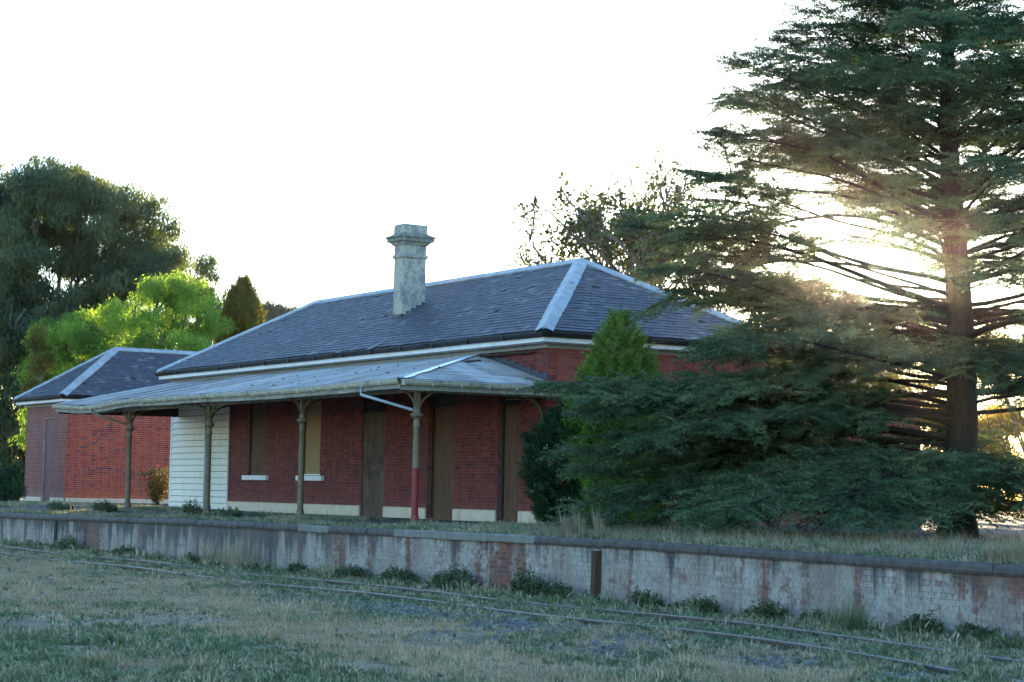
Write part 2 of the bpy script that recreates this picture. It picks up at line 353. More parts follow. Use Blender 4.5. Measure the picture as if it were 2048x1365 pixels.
def m_grass(name, dry):
    g = G(name); r = g.n('ShaderNodeObjectInfo').outputs['Random']; a = g.attr(); p = g.noise(.55, 5, None, .65)
    green = g.ramp(g.math('ADD', g.math('MULTIPLY', r, .6), g.math('MULTIPLY', a, .4)), [(.1,(.06,.085,.035)),(.5,(.15,.19,.085)),(.92,(.42,.46,.30))])
    straw = g.ramp(a, [(.1,(.34,.25,.16)),(.9,(.70,.56,.38))])
    f = g.math('ADD', p, g.math('MULTIPLY', g.math('SUBTRACT', r, .5), .34)); f = g.math('ADD', f, dry)
    col = g.mix(g.ramp(f, [(.52, 0), (.64, .85)]), green, straw)
    return g.leaf(col, .3)
MAT['grass'] = m_grass('field_grass', 0.0); MAT['grass_platform'] = m_grass('platform_grass', .02)
def m_ground():
    g = G('dry_soil_and_thatch'); n = g.noise(6, 6, None, .7); b = g.noise(.35, 4, None, .6)
    col = g.ramp(n, [(.3,(.17,.12,.08)),(.7,(.46,.35,.24))]); col = g.mix(g.ramp(b, [(.45, .6), (.6, 0)]), col, (.09,.10,.06))
    return g.bsdf(col, .95, 0, n, .6, .03, .2)
MAT['ground'] = m_ground()
def m_asphalt():
    g = G('old_asphalt'); n = g.noise(9, 6, None, .7); col = g.ramp(n, [(.3,(.03,.03,.032)),(.7,(.07,.068,.068))])
    b = g.noise(.5, 4); col = g.mix(g.ramp(b, [(.45, 0), (.62, .8)]), col, (.10,.085,.06))
    return g.bsdf(col, .9, 0, n, .5, .01, .3)
MAT['asphalt'] = m_asphalt()

# ------------------------------------------------------------ terrain
def pz(X): return float(np.interp(X, [-40,-20.6,-13,-5.9,4.7,12,14.3,18.7,22.2,40], [-.24,-.21,-.15,-.09,-.07,-.05,-.05,-.09,-.11,-.2]))
GZ = -1.17
def gz(x, y):
    if y > -6.5 or y < -60 or x > 80 or x < -80: return GZ
    return GZ + .035*mn.noise(Vector((x*.5, y*.5, 0))) + .02*mn.noise(Vector((x*1.9, y*1.9, 3)))
def surf(x, y):
    t = min(1, max(0, (y+6.4)/3.0)); return (pz(x)-.02)*(1-t) - .02*t
def grid(name, xs, ys, fz, m):
    nx, ny = len(xs), len(ys); V = np.array([(x, y, fz(x, y)) for y in ys for x in xs]); T = []
    for j in range(ny-1):
        for i in range(nx-1):
            a = j*nx+i; T += [(a, a+1, a+nx+1), (a, a+nx+1, a+nx)]
    return link(name, np_mesh(name, V, np.array(T), m))
structure(grid('ground', [-3000,-600,-150]+list(np.arange(-45, 60, .7))+[150,600,3000], [-3000,-500,-80]+list(np.arange(-40, -5.5, .6))+[-5.4], gz, MAT['ground']))
structure(grid('platform', [-3000,-600,-100]+list(np.arange(-40, 36, 1.5))+[100,600,3000], [-6.45,-5.4,-4.4,-3.4,0,10,40,200,1000,3000], surf, MAT['asphalt']))

# ------------------------------------------------------------ brickwork
def bricks(O, u, n, U, zf0, zf1, holes, bond='flemish', start=0.0):
    """brick rectangles (u0,u1,z0,z1) of a wall face"""
    out = []; row = 0; z = zf0; H = .0762; J = .010
    while z + H*.5 < zf1:
        uu = -random.random()*.02 - (.17 if row % 2 else 0); k = row % 2
        while uu < U:
            if bond == 'flemish': w = .230 if k % 2 == 0 else .110
            else: w = .110 if row % 2 else .230
            a, b = max(uu, 0)+.002, min(uu+w, U)-.002; z0, z1 = z+.002, min(z+H, zf1)
            segs = [(a, b)]
            for h in holes:
                if z1 > h[2]+.01 and z0 < h[3]-.01:
                    ns = []
                    for s0, s1 in segs:
                        if s1 <= h[0] or s0 >= h[1]: ns.append((s0, s1)); continue
                        if s0 < h[0]: ns.append((s0, h[0]-.002))
                        if s1 > h[1]: ns.append((h[1]+.002, s1))
                    segs = ns
            for s0, s1 in segs:
                if s1-s0 > .03: out.append((s0, s1, z0, z1))
            uu += w+J; k += 1
        z += H+J; row += 1
    return out
def brick_box(mb, O, u, n, r, proud=.006, deep=.02):
    O, u, n = Vector(O), Vector(u), Vector(n); p = proud + random.uniform(-.002, .003)
    a = O+u*r[0]-n*deep; k = Vector((0,0,1))
    lo = a+k*r[2]; hi = a+k*r[3]; du = u*(r[1]-r[0]); dn = n*(deep+p)
    b = len(mb.v); mb.v += [tuple(q) for q in (lo, lo+du, hi+du, hi, lo+dn, lo+du+dn, hi+du+dn, hi+dn)]
    for f in ((4,5,6,7),(0,1,5,4),(1,2,6,5),(2,3,7,6),(3,0,4,7)): mb.f.append(tuple(b+q for q in f)); mb.t.append(mb.cur)
def core(mb, O, u, n, U, z0, z1, holes, th=.3):
    O, u, n = Vector(O), Vector(u), Vector(n); cuts = sorted({0.0, U} | {h[0] for h in holes} | {h[1] for h in holes})
    for a, b in zip(cuts, cuts[1:]):
        m_ = (a+b)/2; zs = [z0]; hs = sorted([(h[2], h[3]) for h in holes if h[0] <= m_ <= h[1]])
        cur = z0
        for q0, q1 in hs:
            if q0 > cur: mb.obox(O+u*a+Vector((0,0,cur)), u*(b-a), -n*th, (0,0,q0-cur))
            cur = q1
        if cur < z1: mb.obox(O+u*a+Vector((0,0,cur)), u*(b-a), -n*th, (0,0,z1-cur))
def brick_wall(parent, walls, limit=300, vis=None):
    """walls: list of dicts. The largest bricks in view become objects, the rest one mesh per wall"""
    cand = []
    for wi, w in enumerate(walls):
        mb = MB(); core(mb, w['O'], w['u'], w['n'], w['U'], w['z0'], w['z1'], w.get('holes', ()), w.get('th', .3))
        w['obj'] = mb.build('wall', w['mortar'], parent)
        if w.get('label'): w['obj']['label'] = w['label']
        for r in bricks(w['O'], w['u'], w['n'], w['U'], w['b0'], w['b1'], w.get('holes', ()), w.get('bond', 'flemish')):
            p = np.array(w['O'])+np.array(w['u'])*(r[0]+r[1])/2; p[2] = (r[2]+r[3])/2
            s = proj_size(p, np.array(w['n']), (r[1]-r[0])*(r[3]-r[2]))
            if vis and not vis(wi, p): s = 0
            cand.append((s, wi, r))
    cand.sort(key=lambda c: -c[0]); rest = [MB() for _ in walls]
    for i, (s, wi, r) in enumerate(cand):
        w = walls[wi]
        if i < limit and s > 0:
            mb = MB(); mb.cur = random.random(); brick_box(mb, w['O'], w['u'], w['n'], r); mb.build('brick', w['m'], w['obj'])
        else: rest[wi].cur = random.random(); brick_box(rest[wi], w['O'], w['u'], w['n'], r)
    for w, mb in zip(walls, rest):
        if mb.v: stuff(mb.build('brickwork', w['m'], w['obj']))

# ------------------------------------------------------------ slates
def slates(faces, limit=300, vis=None):
    cand = []
    for fi, f in enumerate(faces):
        P, u, v, n = (Vector(f[k]) for k in ('P', 'u', 'v', 'n')); vm = f['vmax']; row = 0; vv = 0.0
        while vv < vm-.05:
            uu = f['L'](vv) - .3 - (.125 if row % 2 else 0) - random.random()*.01
            uu = math.floor(uu/.25)*.25 - (.125 if row % 2 else 0)
            while uu < f['R'](vv):
                v1 = min(vv+.235, vm); a, b = uu+.005, uu+.245
                c = [(max(a, f['L'](vv)), vv), (min(b, f['R'](vv)), vv), (min(b, f['R'](v1)), v1), (max(a, f['L'](v1)), v1)]
                if c[1][0]-c[0][0] > .04:
                    c[2] = (max(c[2][0], c[3][0]+.005), c[2][1])
                    mid = P+u*(uu+.12)+v*(vv+.1); s = proj_size(mid, np.array(n), .04)
                    if vis and not vis(fi, mid): s = 0
                    cand.append((s, fi, c))
                uu += .25
            vv += .19; row += 1
    cand.sort(key=lambda c: -c[0]); rest = [MB() for _ in faces]
    for i, (s, fi, c) in enumerate(cand):
        f = faces[fi]; P, u, v, n = (Vector(f[k]) for k in ('P', 'u', 'v', 'n'))
        if random.random() < .004: continue
        mb = MB() if (i < limit and s > 0) else rest[fi]; mb.cur = random.random()
        rot = random.gauss(0, .012) if random.random() < .97 else random.gauss(0, .04); dv = random.gauss(0, .008) if random.random() < .985 else -random.random()*.07
        du = random.gauss(0, .003); lift = .018+random.random()*.014; pts = []
        for k, (a, b) in enumerate(c):
            hgt = lift if k < 2 else .006
            aa = a+du - rot*(b-c[0][1]); bb = b+dv + rot*(a-c[0][0]); pts.append(P+u*aa+v*bb+n*hgt)
        low = [p-n*.02 for p in pts]; b0 = len(mb.v); mb.v += [tuple(p) for p in low+pts]
        for q in ((4,5,6,7),(0,1,5,4),(1,2,6,5),(3,0,4,7)): mb.f.append(tuple(b0+k for k in q)); mb.t.append(mb.cur)
        if mb is not rest[fi]: mb.build('slate', f['m'], f['obj'])
    for f, mb in zip(faces, rest):
        if mb.v: stuff(mb.build('slate_courses', f['m'], f['obj']))

def capping(parent, A, B, nl, nr, w=.24, seg=1.8, name='hip_capping'):
    """folded metal capping from A to B, wings lying on planes with normals nl, nr"""
    A, B, nl, nr = Vector(A), Vector(B), Vector(nl).normalized(), Vector(nr).normalized(); d = (B-A); L = d.length; d.normalize()
    wl = d.cross(nl).normalized(); wr = -d.cross(nr).normalized()
    if wl.z > 0: wl = -wl
    if wr.z > 0: wr = -wr
    k = max(1, round(L/seg))
    for i in range(k):
        a = A+d*(L*i/k-.02); b = A+d*(L*(i+1)/k+.03); mb = MB(); lift = .052+.004*(i % 2); jit = random.gauss(0, .008)
        m_ = 6
        for j in range(m_):
            p = a+(b-a)*(j/m_); q = a+(b-a)*((j+1)/m_); w0 = w+.012*math.sin(3*j+i); w1 = w+.012*math.sin(3*(j+1)+i)
            for ww, nn in ((wl, nl), (wr, nr)):
                tp, tq = p+(nl+nr)*(.03)+nn*lift*.4, q+(nl+nr)*(.03)+nn*lift*.4
                ep, eq = p+ww*(w0+jit)+nn*lift, q+ww*(w1+jit)+nn*lift
                mb.quad(tp, tq, eq, ep); mb.quad(ep, eq, eq-nn*lift, ep-nn*lift)
        pts = [a+(nl+nr)*.03, b+(nl+nr)*.03]; mb.tube(pts, .032, 8)
        mb.build(name, MAT['capping'], parent)

def hip_roof(parent, x0, x1, y0, y1, ze, zr, apexA, apexB, mats, axis='x', vis=None, chim=None, soffit=MAT['dark_timber']):
    """hipped roof on the rectangle; apexA / apexB are the two ridge ends. Returns faces front,right,back,left"""
    A, B = Vector(apexA), Vector(apexB)
    c = [Vector((x0,y0,ze)), Vector((x1,y0,ze)), Vector((x1,y1,ze)), Vector((x0,y1,ze))]
    if axis == 'x': polys = [(c[0],c[1],B,A), (c[1],c[2],B,B), (c[2],c[3],A,B), (c[3],c[0],A,A)]   # A left end, B right end
    else: polys = [(c[0],c[1],A,A), (c[1],c[2],B,A), (c[2],c[3],B,B), (c[3],c[0],A,B)]              # A front end, B rear end
    faces = []
    for i, (p, q, r, s) in enumerate(polys):
        mb = MB()
        if (r-s).length < 1e-6: mb.quad(p, q, r)
        else: mb.quad(p, q, r, s)
        o = mb.build('roof_slope', MAT['dark_timber'], parent)
        u = (q-p).normalized(); n = u.cross(s-p).normalized()
        if n.z < 0: n = -n
        v = n.cross(u); v = v if v.z > 0 else -v; U = (q-p).length
        vm = (s-p).dot(v); us = (s-p).dot(u); ur = (r-p).dot(u)
        faces.append(dict(P=p, u=u, v=v, n=n, vmax=vm, L=(lambda t, us=us, vm=vm: us*t/vm), R=(lambda t, ur=ur, vm=vm, U=U: U+(ur-U)*t/vm), m=mats[i], obj=o))
    N = [f['n'] for f in faces]
    slates([faces[i] for i in range(4) if mats[i] is not None], 300, vis)
    if axis == 'x': hips = [(c[0],A,N[0],N[3]),(c[1],B,N[0],N[1]),(c[2],B,N[1],N[2]),(c[3],A,N[2],N[3])]; rid = (A,B,N[0],N[2])
    else: hips = [(c[0],A,N[0],N[3]),(c[1],A,N[0],N[1]),(c[2],B,N[1],N[2]),(c[3],B,N[2],N[3])]; rid = (A,B,N[1],N[3])
    for h in hips: capping(parent, *h, w=.23)
    capping(parent, *rid, w=.2, name='ridge_capping')
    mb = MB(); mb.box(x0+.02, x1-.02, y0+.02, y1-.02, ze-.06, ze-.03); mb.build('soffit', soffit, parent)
    return faces

def eaves(parent, x0, x1, y0, y1, ze, wx0, wx1, wy0, wy1):
    """gutter, fascia and bed mould round a rectangle"""
    sides = [((x0,y0),(x1,y0),(0,-1)), ((x1,y0),(x1,y1),(1,0)), ((x1,y1),(x0,y1),(0,1)), ((x0,y1),(x0,y0),(-1,0))]
    for (a, b, n) in sides:
        a, b, n = Vector((*a, 0)), Vector((*b, 0)), Vector((*n, 0)); d = (b-a).normalized(); L = (b-a).length
        mb = MB(); prof = [(.0,-.03),(.105,-.03),(.12,-.045),(.10,-.10),(.06,-.17),(.0,-.17)]      # ogee gutter section
        k = int(L/1.8)+1
        for i in range(k):
            p = a+d*(L*i/k) ; q = a+d*(L*(i+1)/k); w1 = .008*math.sin(i*1.7); w2 = .008*math.sin((i+1)*1.7)
            e0 = .12 if i == 0 else 0; e1 = .12 if i == k-1 else 0
            for (o0, z0), (o1, z1) in zip(prof, prof[1:]):
                mb.quad(p+n*o0-d*e0*(o0/.12)+Vector((0,0,ze+z0+w1)), q+n*o0+d*e1*(o0/.12)+Vector((0,0,ze+z0+w2)), q+n*o1+d*e1*(o1/.12)+Vector((0,0,ze+z1+w2)), p+n*o1-d*e0*(o1/.12)+Vector((0,0,ze+z1+w1)))
            if 0 < i: mb.obox(p+n*.0+Vector((0,0,ze-.175)), d*.03, n*.125, (0,0,.14))
        mb.build('gutter', MAT['gutter_black'], parent)
        mb = MB(); mb.obox(a-d*.0-n*.10+Vector((0,0,ze-.28)), d*L, n*.09, (0,0,.115)); mb.build('fascia', MAT['white_wood'], parent)
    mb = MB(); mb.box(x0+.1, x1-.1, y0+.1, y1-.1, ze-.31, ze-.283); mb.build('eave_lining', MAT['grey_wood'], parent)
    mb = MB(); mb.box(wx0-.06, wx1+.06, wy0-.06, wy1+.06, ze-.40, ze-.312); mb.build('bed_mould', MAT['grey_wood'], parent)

# ------------------------------------------------------------ station building
L, L1, W = 24.1, 19.21, 7.31; WT = 4.40; PL = .28
st = thing('station_building', 'long disused red brick railway station with slate hip roof and front verandah', 'station', (-12, 3.6, 0))
def dn(x0, x1, z0, z1): return (x0+L1, x1+L1, z0, z1)      # opening in front wall coordinates (origin x=-L1)
win1, win2 = (-17.62, -16.36, 1.12, 3.55), (-13.66, -12.50, 1.14, 3.6)
d1, d2, d3 = (-9.80, -8.42, 0, 3.55), (-5.95, -4.52, 0, 3.5), (-2.30, -1.25, 0, 3.6)
holes = [dn(*h) for h in (win1, win2, d1, d2, d3)]
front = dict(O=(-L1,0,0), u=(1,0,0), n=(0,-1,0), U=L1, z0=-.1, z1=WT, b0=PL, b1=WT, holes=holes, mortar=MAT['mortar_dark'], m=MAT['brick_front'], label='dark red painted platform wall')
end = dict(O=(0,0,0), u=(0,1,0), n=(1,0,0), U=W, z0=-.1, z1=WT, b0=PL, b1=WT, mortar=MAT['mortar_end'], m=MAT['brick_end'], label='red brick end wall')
back = dict(O=(0,W,0), u=(-1,0,0), n=(0,1,0), U=L, z0=-.1, z1=WT, b0=WT-.1, b1=WT, mortar=MAT['mortar_end'], m=MAT['brick_end'])
left = dict(O=(-L,W,0), u=(0,-1,0), n=(-1,0,0), U=W, z0=-.1, z1=WT, b0=WT-.1, b1=WT, mortar=MAT['mortar_end'], m=MAT['brick_end'])
# keep thicknesses from crossing at the corners
for w_ in (end, left): pass
def vis_main(wi, p):
    if wi == 0: return (p[0] > -3.2 and (p[2] < 3.2)) or (p[0] > -3.3 and p[2] > 3.7)
    if wi == 1: return p[1] < 1.45
    return False
end['O'] = (0,.001,0)
front['th'] = .29
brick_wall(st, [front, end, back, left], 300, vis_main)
# lighter face brick band above the verandah roof: handled by the same front wall in red
mb = MB()
core(mb, (-L,-.02,0), (1,0,0), (0,-1,0), L-L1-.002, -.1, WT, [], .3); wbw = mb.build('wall', MAT['dark_timber'], st); wbw['label'] = 'cream weatherboard wall section'  # dark backing in the board gaps stands for shadow lines under boards
z = .0; i = 0
while z < WT-.02:
    m_ = MB(); h = .209; top = min(z+h+.02, WT)
    x0, x1 = -L+.11, -L1-.0
    top = min(z+h-.016, WT); sg_ = random.uniform(-.003, .003)
    m_.hexa([(x0,-.060,z+sg_),(x1,-.060,z-sg_),(x1,-.022,z-sg_),(x0,-.022,z+sg_),(x0,-.036,top),(x1,-.036,top),(x1,-.022,top),(x0,-.022,top)])
    m_.build('weatherboard', MAT['board_wb'], wbw); z += h; i += 1
m_ = MB(); m_.box(-L-.0, -L+.11, -.062, -.02, 0, WT); m_.build('corner_board', MAT['white_wood'], wbw)
m_ = MB(); m_.box(-L1-.0, -L1+.05, -.058, -.012, 0, WT); m_.build('corner_board', MAT['white_wood'], wbw)
# plinth
segs = [(-L1+.05, d1[0]-.03), (d1[1]+.03, d2[0]-.03+.0), (d2[1]+.03, d3[0]-.03), (d3[1]+.03, .045)]
for a, b in segs:
    m_ = MB(); m_.box(a, b, -.045, -.001, -.12, PL-.02); m_.quad((a,-.045,PL-.02),(b,-.045,PL-.02),(b,-.001,PL+.005),(a,-.001,PL+.005)); m_.build('plinth', MAT['cream'], st)
m_ = MB(); m_.box(.001, .044, 1.802, W, -.12, PL-.022); m_.build('plinth', MAT['mortar_end'], st)
m_ = MB(); m_.box(.001, .044, -.044, 1.8, -.12, PL-.022); o = m_.build('plinth', MAT['blue_paint'], st); o['label'] = 'blue grey painted plinth'
# window and door boards
def board(name, x0, x1, z0, z1, y, m, label, trans=None):
    m_ = MB(); m_.box(x0, x1, y, y+.02, z0, z1); o = m_.build(name, m, st); o['label'] = label; return o
board('window_board', -17.58, -17.02, 1.13, 3.5, .06, MAT['ply_grey'], 'grey brown board'); b1 = board('window_board', -17.015, -16.40, 1.13, 3.52, .055, MAT['ply_brown'], 'brown board')
b2 = board('window_board', -13.62, -12.54, 1.18, 3.56, .05, MAT['ply_tan'], 'fresh tan plywood board')
for (x0, x1, z0) in ((-17.92, -16.10, .98), (-13.95, -12.20, .98)):
    m_ = MB(); m_.box(x0, x1, -.10, .10, z0, z0+.145); m_.build('window_sill', MAT['white_wood'], st)
m_ = MB(); m_.box(-13.62, -12.54, .03, .049, 1.125, 1.18); m_.build('window_frame', MAT['white_wood'], st)
D1 = board('door_board', -9.77, -8.45, -.03, 2.95, .03, MAT['ply_grey'], 'weathered plywood door board with black graffiti')
D2 = board('door_board', -5.66, -4.54, -.03, 3.1, .10, MAT['ply_red'], 'brown plywood door board')
D3 = board('door_board', -2.12, -1.27, -.03, 2.95, .10, MAT['ply_red'], 'red brown plywood door board')
for d in (win1, win2, d1, d2, d3):
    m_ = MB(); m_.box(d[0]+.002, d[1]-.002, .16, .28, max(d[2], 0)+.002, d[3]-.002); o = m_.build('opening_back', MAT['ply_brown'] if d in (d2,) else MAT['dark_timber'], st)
for d in (d1, d2, d3):        # fanlight boards above the doors
    m_ = MB(); m_.box(d[0]+.03, d[1]-.03, .09, .12, 3.0, d[3]-.02); m_.build('fanlight_board', MAT['dark_timber'], st)
for k in range(5):
    m_ = MB(); m_.obox((-2.1, .05, 3.08+k*.09), (.78,0,0), (0,.03,.03), (0,.0,.012)); m_.build('louvre_slat', MAT['beam'], st)
for d in (d1, d2, d3, win1, win2):      # timber frames set back in the openings
    zt_ = d[3]-.004; y0_ = .04 if d in (d1, win1, win2) else .125
    for a_, b_ in ((d[0]+.003, d[0]+.045), (d[1]-.045, d[1]-.003)):
        m_ = MB(); m_.box(a_, b_, y0_, y0_+.09, max(d[2], -.02)+.003, zt_); m_.build('frame_post', MAT['dark_timber'], st)
    m_ = MB(); m_.box(d[0]+.046, d[1]-.046, y0_, y0_+.09, zt_-.06, zt_-.002); m_.build('frame_head', MAT['dark_timber'], st)
for (xa, xb, za, zb, y_) in ((-9.77,-8.45,-.03,2.95,.03),(-5.66,-4.54,-.03,3.1,.10),(-2.12,-1.27,-.03,2.95,.10)):
    nb = MB()
    for zz_ in np.arange(za+.2, zb, .42):
        for xx_ in (xa+.05, xb-.06): nb.box(xx_, xx_+.014, y_-.006, y_-.0005, zz_, zz_+.014)
    stuff(nb.build('nail_heads', MAT['rail'], st))
# graffiti on door board and wall
def stroke(parent, pts, w=.012):
    m_ = MB(); P = [Vector(p) for p in pts]
    for a, b in zip(P, P[1:]):
        d = (b-a); s = Vector((-d.z, 0, d.x)).normalized()*w; m_.quad(a-s, b-s, b+s, a+s)
    return m_
def scribble(parent, x, z, w, h, y, letters):
    allmb = MB()
    for li, pts in enumerate(letters):
        P = [(x+(li+q[0])*w, y, z+q[1]*h) for q in pts]; s = stroke(parent, P, .013)
        b = len(allmb.v); allmb.v += s.v; allmb.f += [tuple(b+i for i in f) for f in s.f]; allmb.t += s.t
    o = allmb.build('graffiti', MAT['black'], parent); o['label'] = 'black sprayed scribble'
scribble(D1, -9.55, 1.42, .24, .30, .026, [[(0,0),(.1,1),(.4,.3),(.7,1),(.8,.1)], [(.1,.2),(.1,.8),(.6,.9),(.7,.2),(.1,.2)], [(.1,1),(.2,0),(.7,.5),(.2,.6),(.8,1)], [(.0,.1),(.2,1),(.5,.1),(.7,.9)]])
scribble(D1, -9.42, 1.02, .22, .30, .026, [[(0,1),(.3,.1),(.5,.8),(.7,0),(.9,1)], [(.1,.9),(.5,.1),(.9,.9),(.1,.5)], [(.1,.1),(.5,1),(.8,.2)]])
scribble(D1, -9.3, 1.85, .2, .25, .026, [[(.5,0),(.5,1),(.6,.4)], [(.2,.1),(.3,.9)], [(.3,.1),(.3,.8)]])
scribble(front['obj'], -6.75, 1.3, .45, 1.05, -.012, [[(0,0),(.45,1)], [(-.1,.5),(.35,.35),(.25,.9)]])
# downpipe on the weatherboards, conduit at the rear corner
m_ = MB(); m_.tube([(-20.75,-.16,0),(-20.75,-.16,3.2)], .05, 10); m_.build('downpipe', MAT['pipe_blue'], st, True)
m_ = MB(); m_.tube([(.09,7.0,0),(.09,7.0,4.3)], .045, 8); o = m_.build('downpipe', MAT['white_wood'], st, True); o['label'] = 'white downpipe at the rear corner'
m_ = MB(); m_.box(.0, .16, 1.02, 1.08, 4.40, 4.52); m_.box(0, .16, 1.3, 1.36, 4.38, 4.52); m_.build('gutter_bracket', MAT['dark_timber'], st)
# roof
e = .40; ZE = 4.72; ZR = 7.12
roof = hip_roof(st, -L-e, e, -e, W+e, ZE, ZR, (-20.47,3.66,ZR), (-4.11,3.66,ZR), [MAT['slate'], MAT['slate_lichen'], None, None], 'x',
         vis=lambda fi, p: (fi == 0 and p[0] > -12) or (fi == 1 and p[1] < 5.5))
eaves(st, -L-e, e, -e, W+e, ZE, -L-.02, .0, -.02, W)
# one displaced slate hanging over the gutter
m_ = MB(); m_.cur = .97; m_.obox((-8.55,-.62,4.66), (.22,.05,.02), (.1,.38,.22), (0,0,.01)); m_.build('slipped_slate', MAT['slate'], st)
# debris in the gutter
def lumps(name, pts, size, m, parent=None):
    mb = MB()
    for p in pts:
        s = size*random.uniform(.5, 1.3); a = random.random()*6
        mb.obox(Vector(p)-Vector((s/2, s/2, 0)), (s*math.cos(a), s*math.sin(a), s*.1), (-s*.6*math.sin(a), s*.6*math.cos(a), 0), (0, 0, s*.35))
    return mb.build(name, m, parent)
stuff(lumps('leaf_litter', [(random.choice((-9.4,-10.6,-7.6,-5.2,-13))+random.gauss(0,.25), -e-.1+random.uniform(-.03,.03), ZE-.05+random.uniform(-.14,.02)) for _ in range(45)], .05, MAT['bark'], st))

# chimney
def square_lathe(prof, x0, x1, y0, y1):
    mb = MB(); 
    for (o0, z0), (o1, z1) in zip(prof, prof[1:]):
        c0 = [(x0-o0,y0-o0,z0),(x1+o0,y0-o0,z0),(x1+o0,y1+o0,z0),(x0-o0,y1+o0,z0)]; c1 = [(x0-o1,y0-o1,z1),(x1+o1,y0-o1,z1),(x1+o1,y1+o1,z1),(x0-o1,y1+o1,z1)]
        for k in range(4): mb.quad(c0[k], c0[(k+1)%4], c1[(k+1)%4], c1[k])
    o, z = prof[-1]; mb.quad((x0-o,y0-o,z),(x1+o,y0-o,z),(x1+o,y1+o,z),(x0-o,y1+o,z)); return mb
cx0, cx1, cy0, cy1 = -10.92, -10.36, 1.5, 2.28
ch = thing('chimney', '', ''); del ch['label'], ch['category']; ch.parent = st; ch.location = -Vector(st.location)
bpy.context.view_layer.update()
def chp(name, mb, m): return link(name, mb.mesh(name, m), ch)
chp('shaft', square_lathe([(0,5.3),(0,7.72)], cx0, cx1, cy0, cy1), MAT['chimney'])
chp('string_course', square_lathe([(.0,7.60),(.05,7.64),(.05,7.70),(.02,7.73),(.0,7.74)], cx0, cx1, cy0, cy1), MAT['chimney'])
chp('neck', square_lathe([(.0,7.73),(.0,7.98),(.03,8.0),(.07,8.04),(.09,8.08)], cx0, cx1, cy0, cy1), MAT['chimney'])
chp('cornice', square_lathe([(.09,8.08),(.17,8.10),(.17,8.19),(.21,8.22),(.21,8.26),(.05,8.34),(.03,8.36)], cx0, cx1, cy0, cy1), MAT['chimney_cap'])
chp('stack_top', square_lathe([(.02,8.34),(.02,8.62),(-.04,8.63)], cx0, cx1, cy0, cy1), MAT['chimney'])
m_ = MB()
for k in range(5): y = cy0-.03+k*.17; m_.box(cx1+.001, cx1+.02, y, y+.17, 5.7+k*.1, 5.925+k*.10)
m_.box(cx0-.02, cx1+.02, cy0-.03, cy0-.001, 5.75, 5.93); chp('flashing', m_, MAT['lead'])

# verandah
vX, vd, vg, vt, VL, hx = .58, 4.42, 3.31, 4.30, 23.5, 3.45
CY = -3.78
def zf(y): return vg + (y+vd)*(vt-vg)/vd                    # front slope height
def sag(x): return .022*math.sin(x*.45+1) + (.0 if x > -15 else -.05*math.sin((x+15)*.9))
def sheet(u0, u1, fn, m=MAT['iron'], rnd=0):
    mb = MB(); mb.cur = random.random(); n = max(4, int((u1-u0)/.076*5)); rows = []
    for i in range(n+1):
        u = u0+(u1-u0)*i/n; rows.append([fn(u, t, .014*math.sin(2*math.pi*u/.076)) for t in (0, .34, .67, 1)])
    for i in range(n):
        um = u0+(u1-u0)*(i+.5)/n; mb.cur = min(1, max(0, .5+.42*math.sin(2*math.pi*um/.076)+random.uniform(-.08,.08)*(1 if i % 7 else 3)))  # rib shading and valley dirt put into the face tint
        for k in range(3): mb.quad(rows[i][k], rows[i+1][k], rows[i+1][k+1], rows[i][k+1])
    return mb
x = -VL; i = 0
while x < vX-.02:
    x1 = min(x+.762, vX); lift = random.uniform(0, .012) + (random.random()*.05 if x < -15 and random.random() < .6 else 0); eo = random.uniform(-.02, .02); tilt = random.uniform(-.03, .03)
    def fn(u, t, w, lift=lift, eo=eo, tilt=tilt, xa=x):
        ymax = 0.0 if u < -hx else -vd*(u+hx)/(vX+hx)
        y0 = -vd-.03+eo; y = y0+(ymax-.005-y0)*t
        return (u, y, zf(y)+.035+w+lift*(1-abs(2*t-1)*.5)+sag(u)*(1-t*.6)+tilt*(u-xa)*.3)
    o = sheet(x, x1+.03 if x1 < vX-.1 else x1, fn).build('roofing_sheet', MAT['iron'], st, True); x = x1; i += 1
y = -vd
while y < 1.0:
    y1 = min(y+.762, 1.0)
    def fn(u, t, w):
        xin = (vX-(u+vd)*(vX+hx)/vd) if u < 0 else .012
        if u < 0: xin = max(xin, -hx)
        xo = vX+.03; xx = xo+(xin-xo)*t
        return (xx, u, vg+(vX-xx)*(vt-vg)/(vX+hx)+.037+w)
    sheet(y, y1, fn).build('roofing_sheet', MAT['iron'], st, True); y = y1
# hip strip
mb = MB(); n = 30
for i in range(n):
    def P(t, s): 
        xx = vX+(-hx-vX)*t; yy = -vd*(1-t); zz = vg+(vt-vg)*t+.055
        wd = .10+.06*mn.noise(Vector((t*9, s, 0)))
        return (xx+(wd if s > 0 else -.06), yy+(wd*.8 if s > 0 else -.04)*1.0, zz-.012)
    t0, t1 = i/n, (i+1)/n
    a, b = P(t0, 1), P(t1, 1); c, d = P(t1, -1), P(t0, -1); m0 = Vector(P(t0,1)).lerp(Vector(P(t0,-1)), .5)+Vector((0,0,.02)); m1 = Vector(P(t1,1)).lerp(Vector(P(t1,-1)), .5)+Vector((0,0,.02))
    mb.quad(a, b, m1, m0); mb.quad(m0, m1, c, d)
o = mb.build('verandah_hip_capping', MAT['silver'], st); o['label'] = 'bright patched metal hip strip'
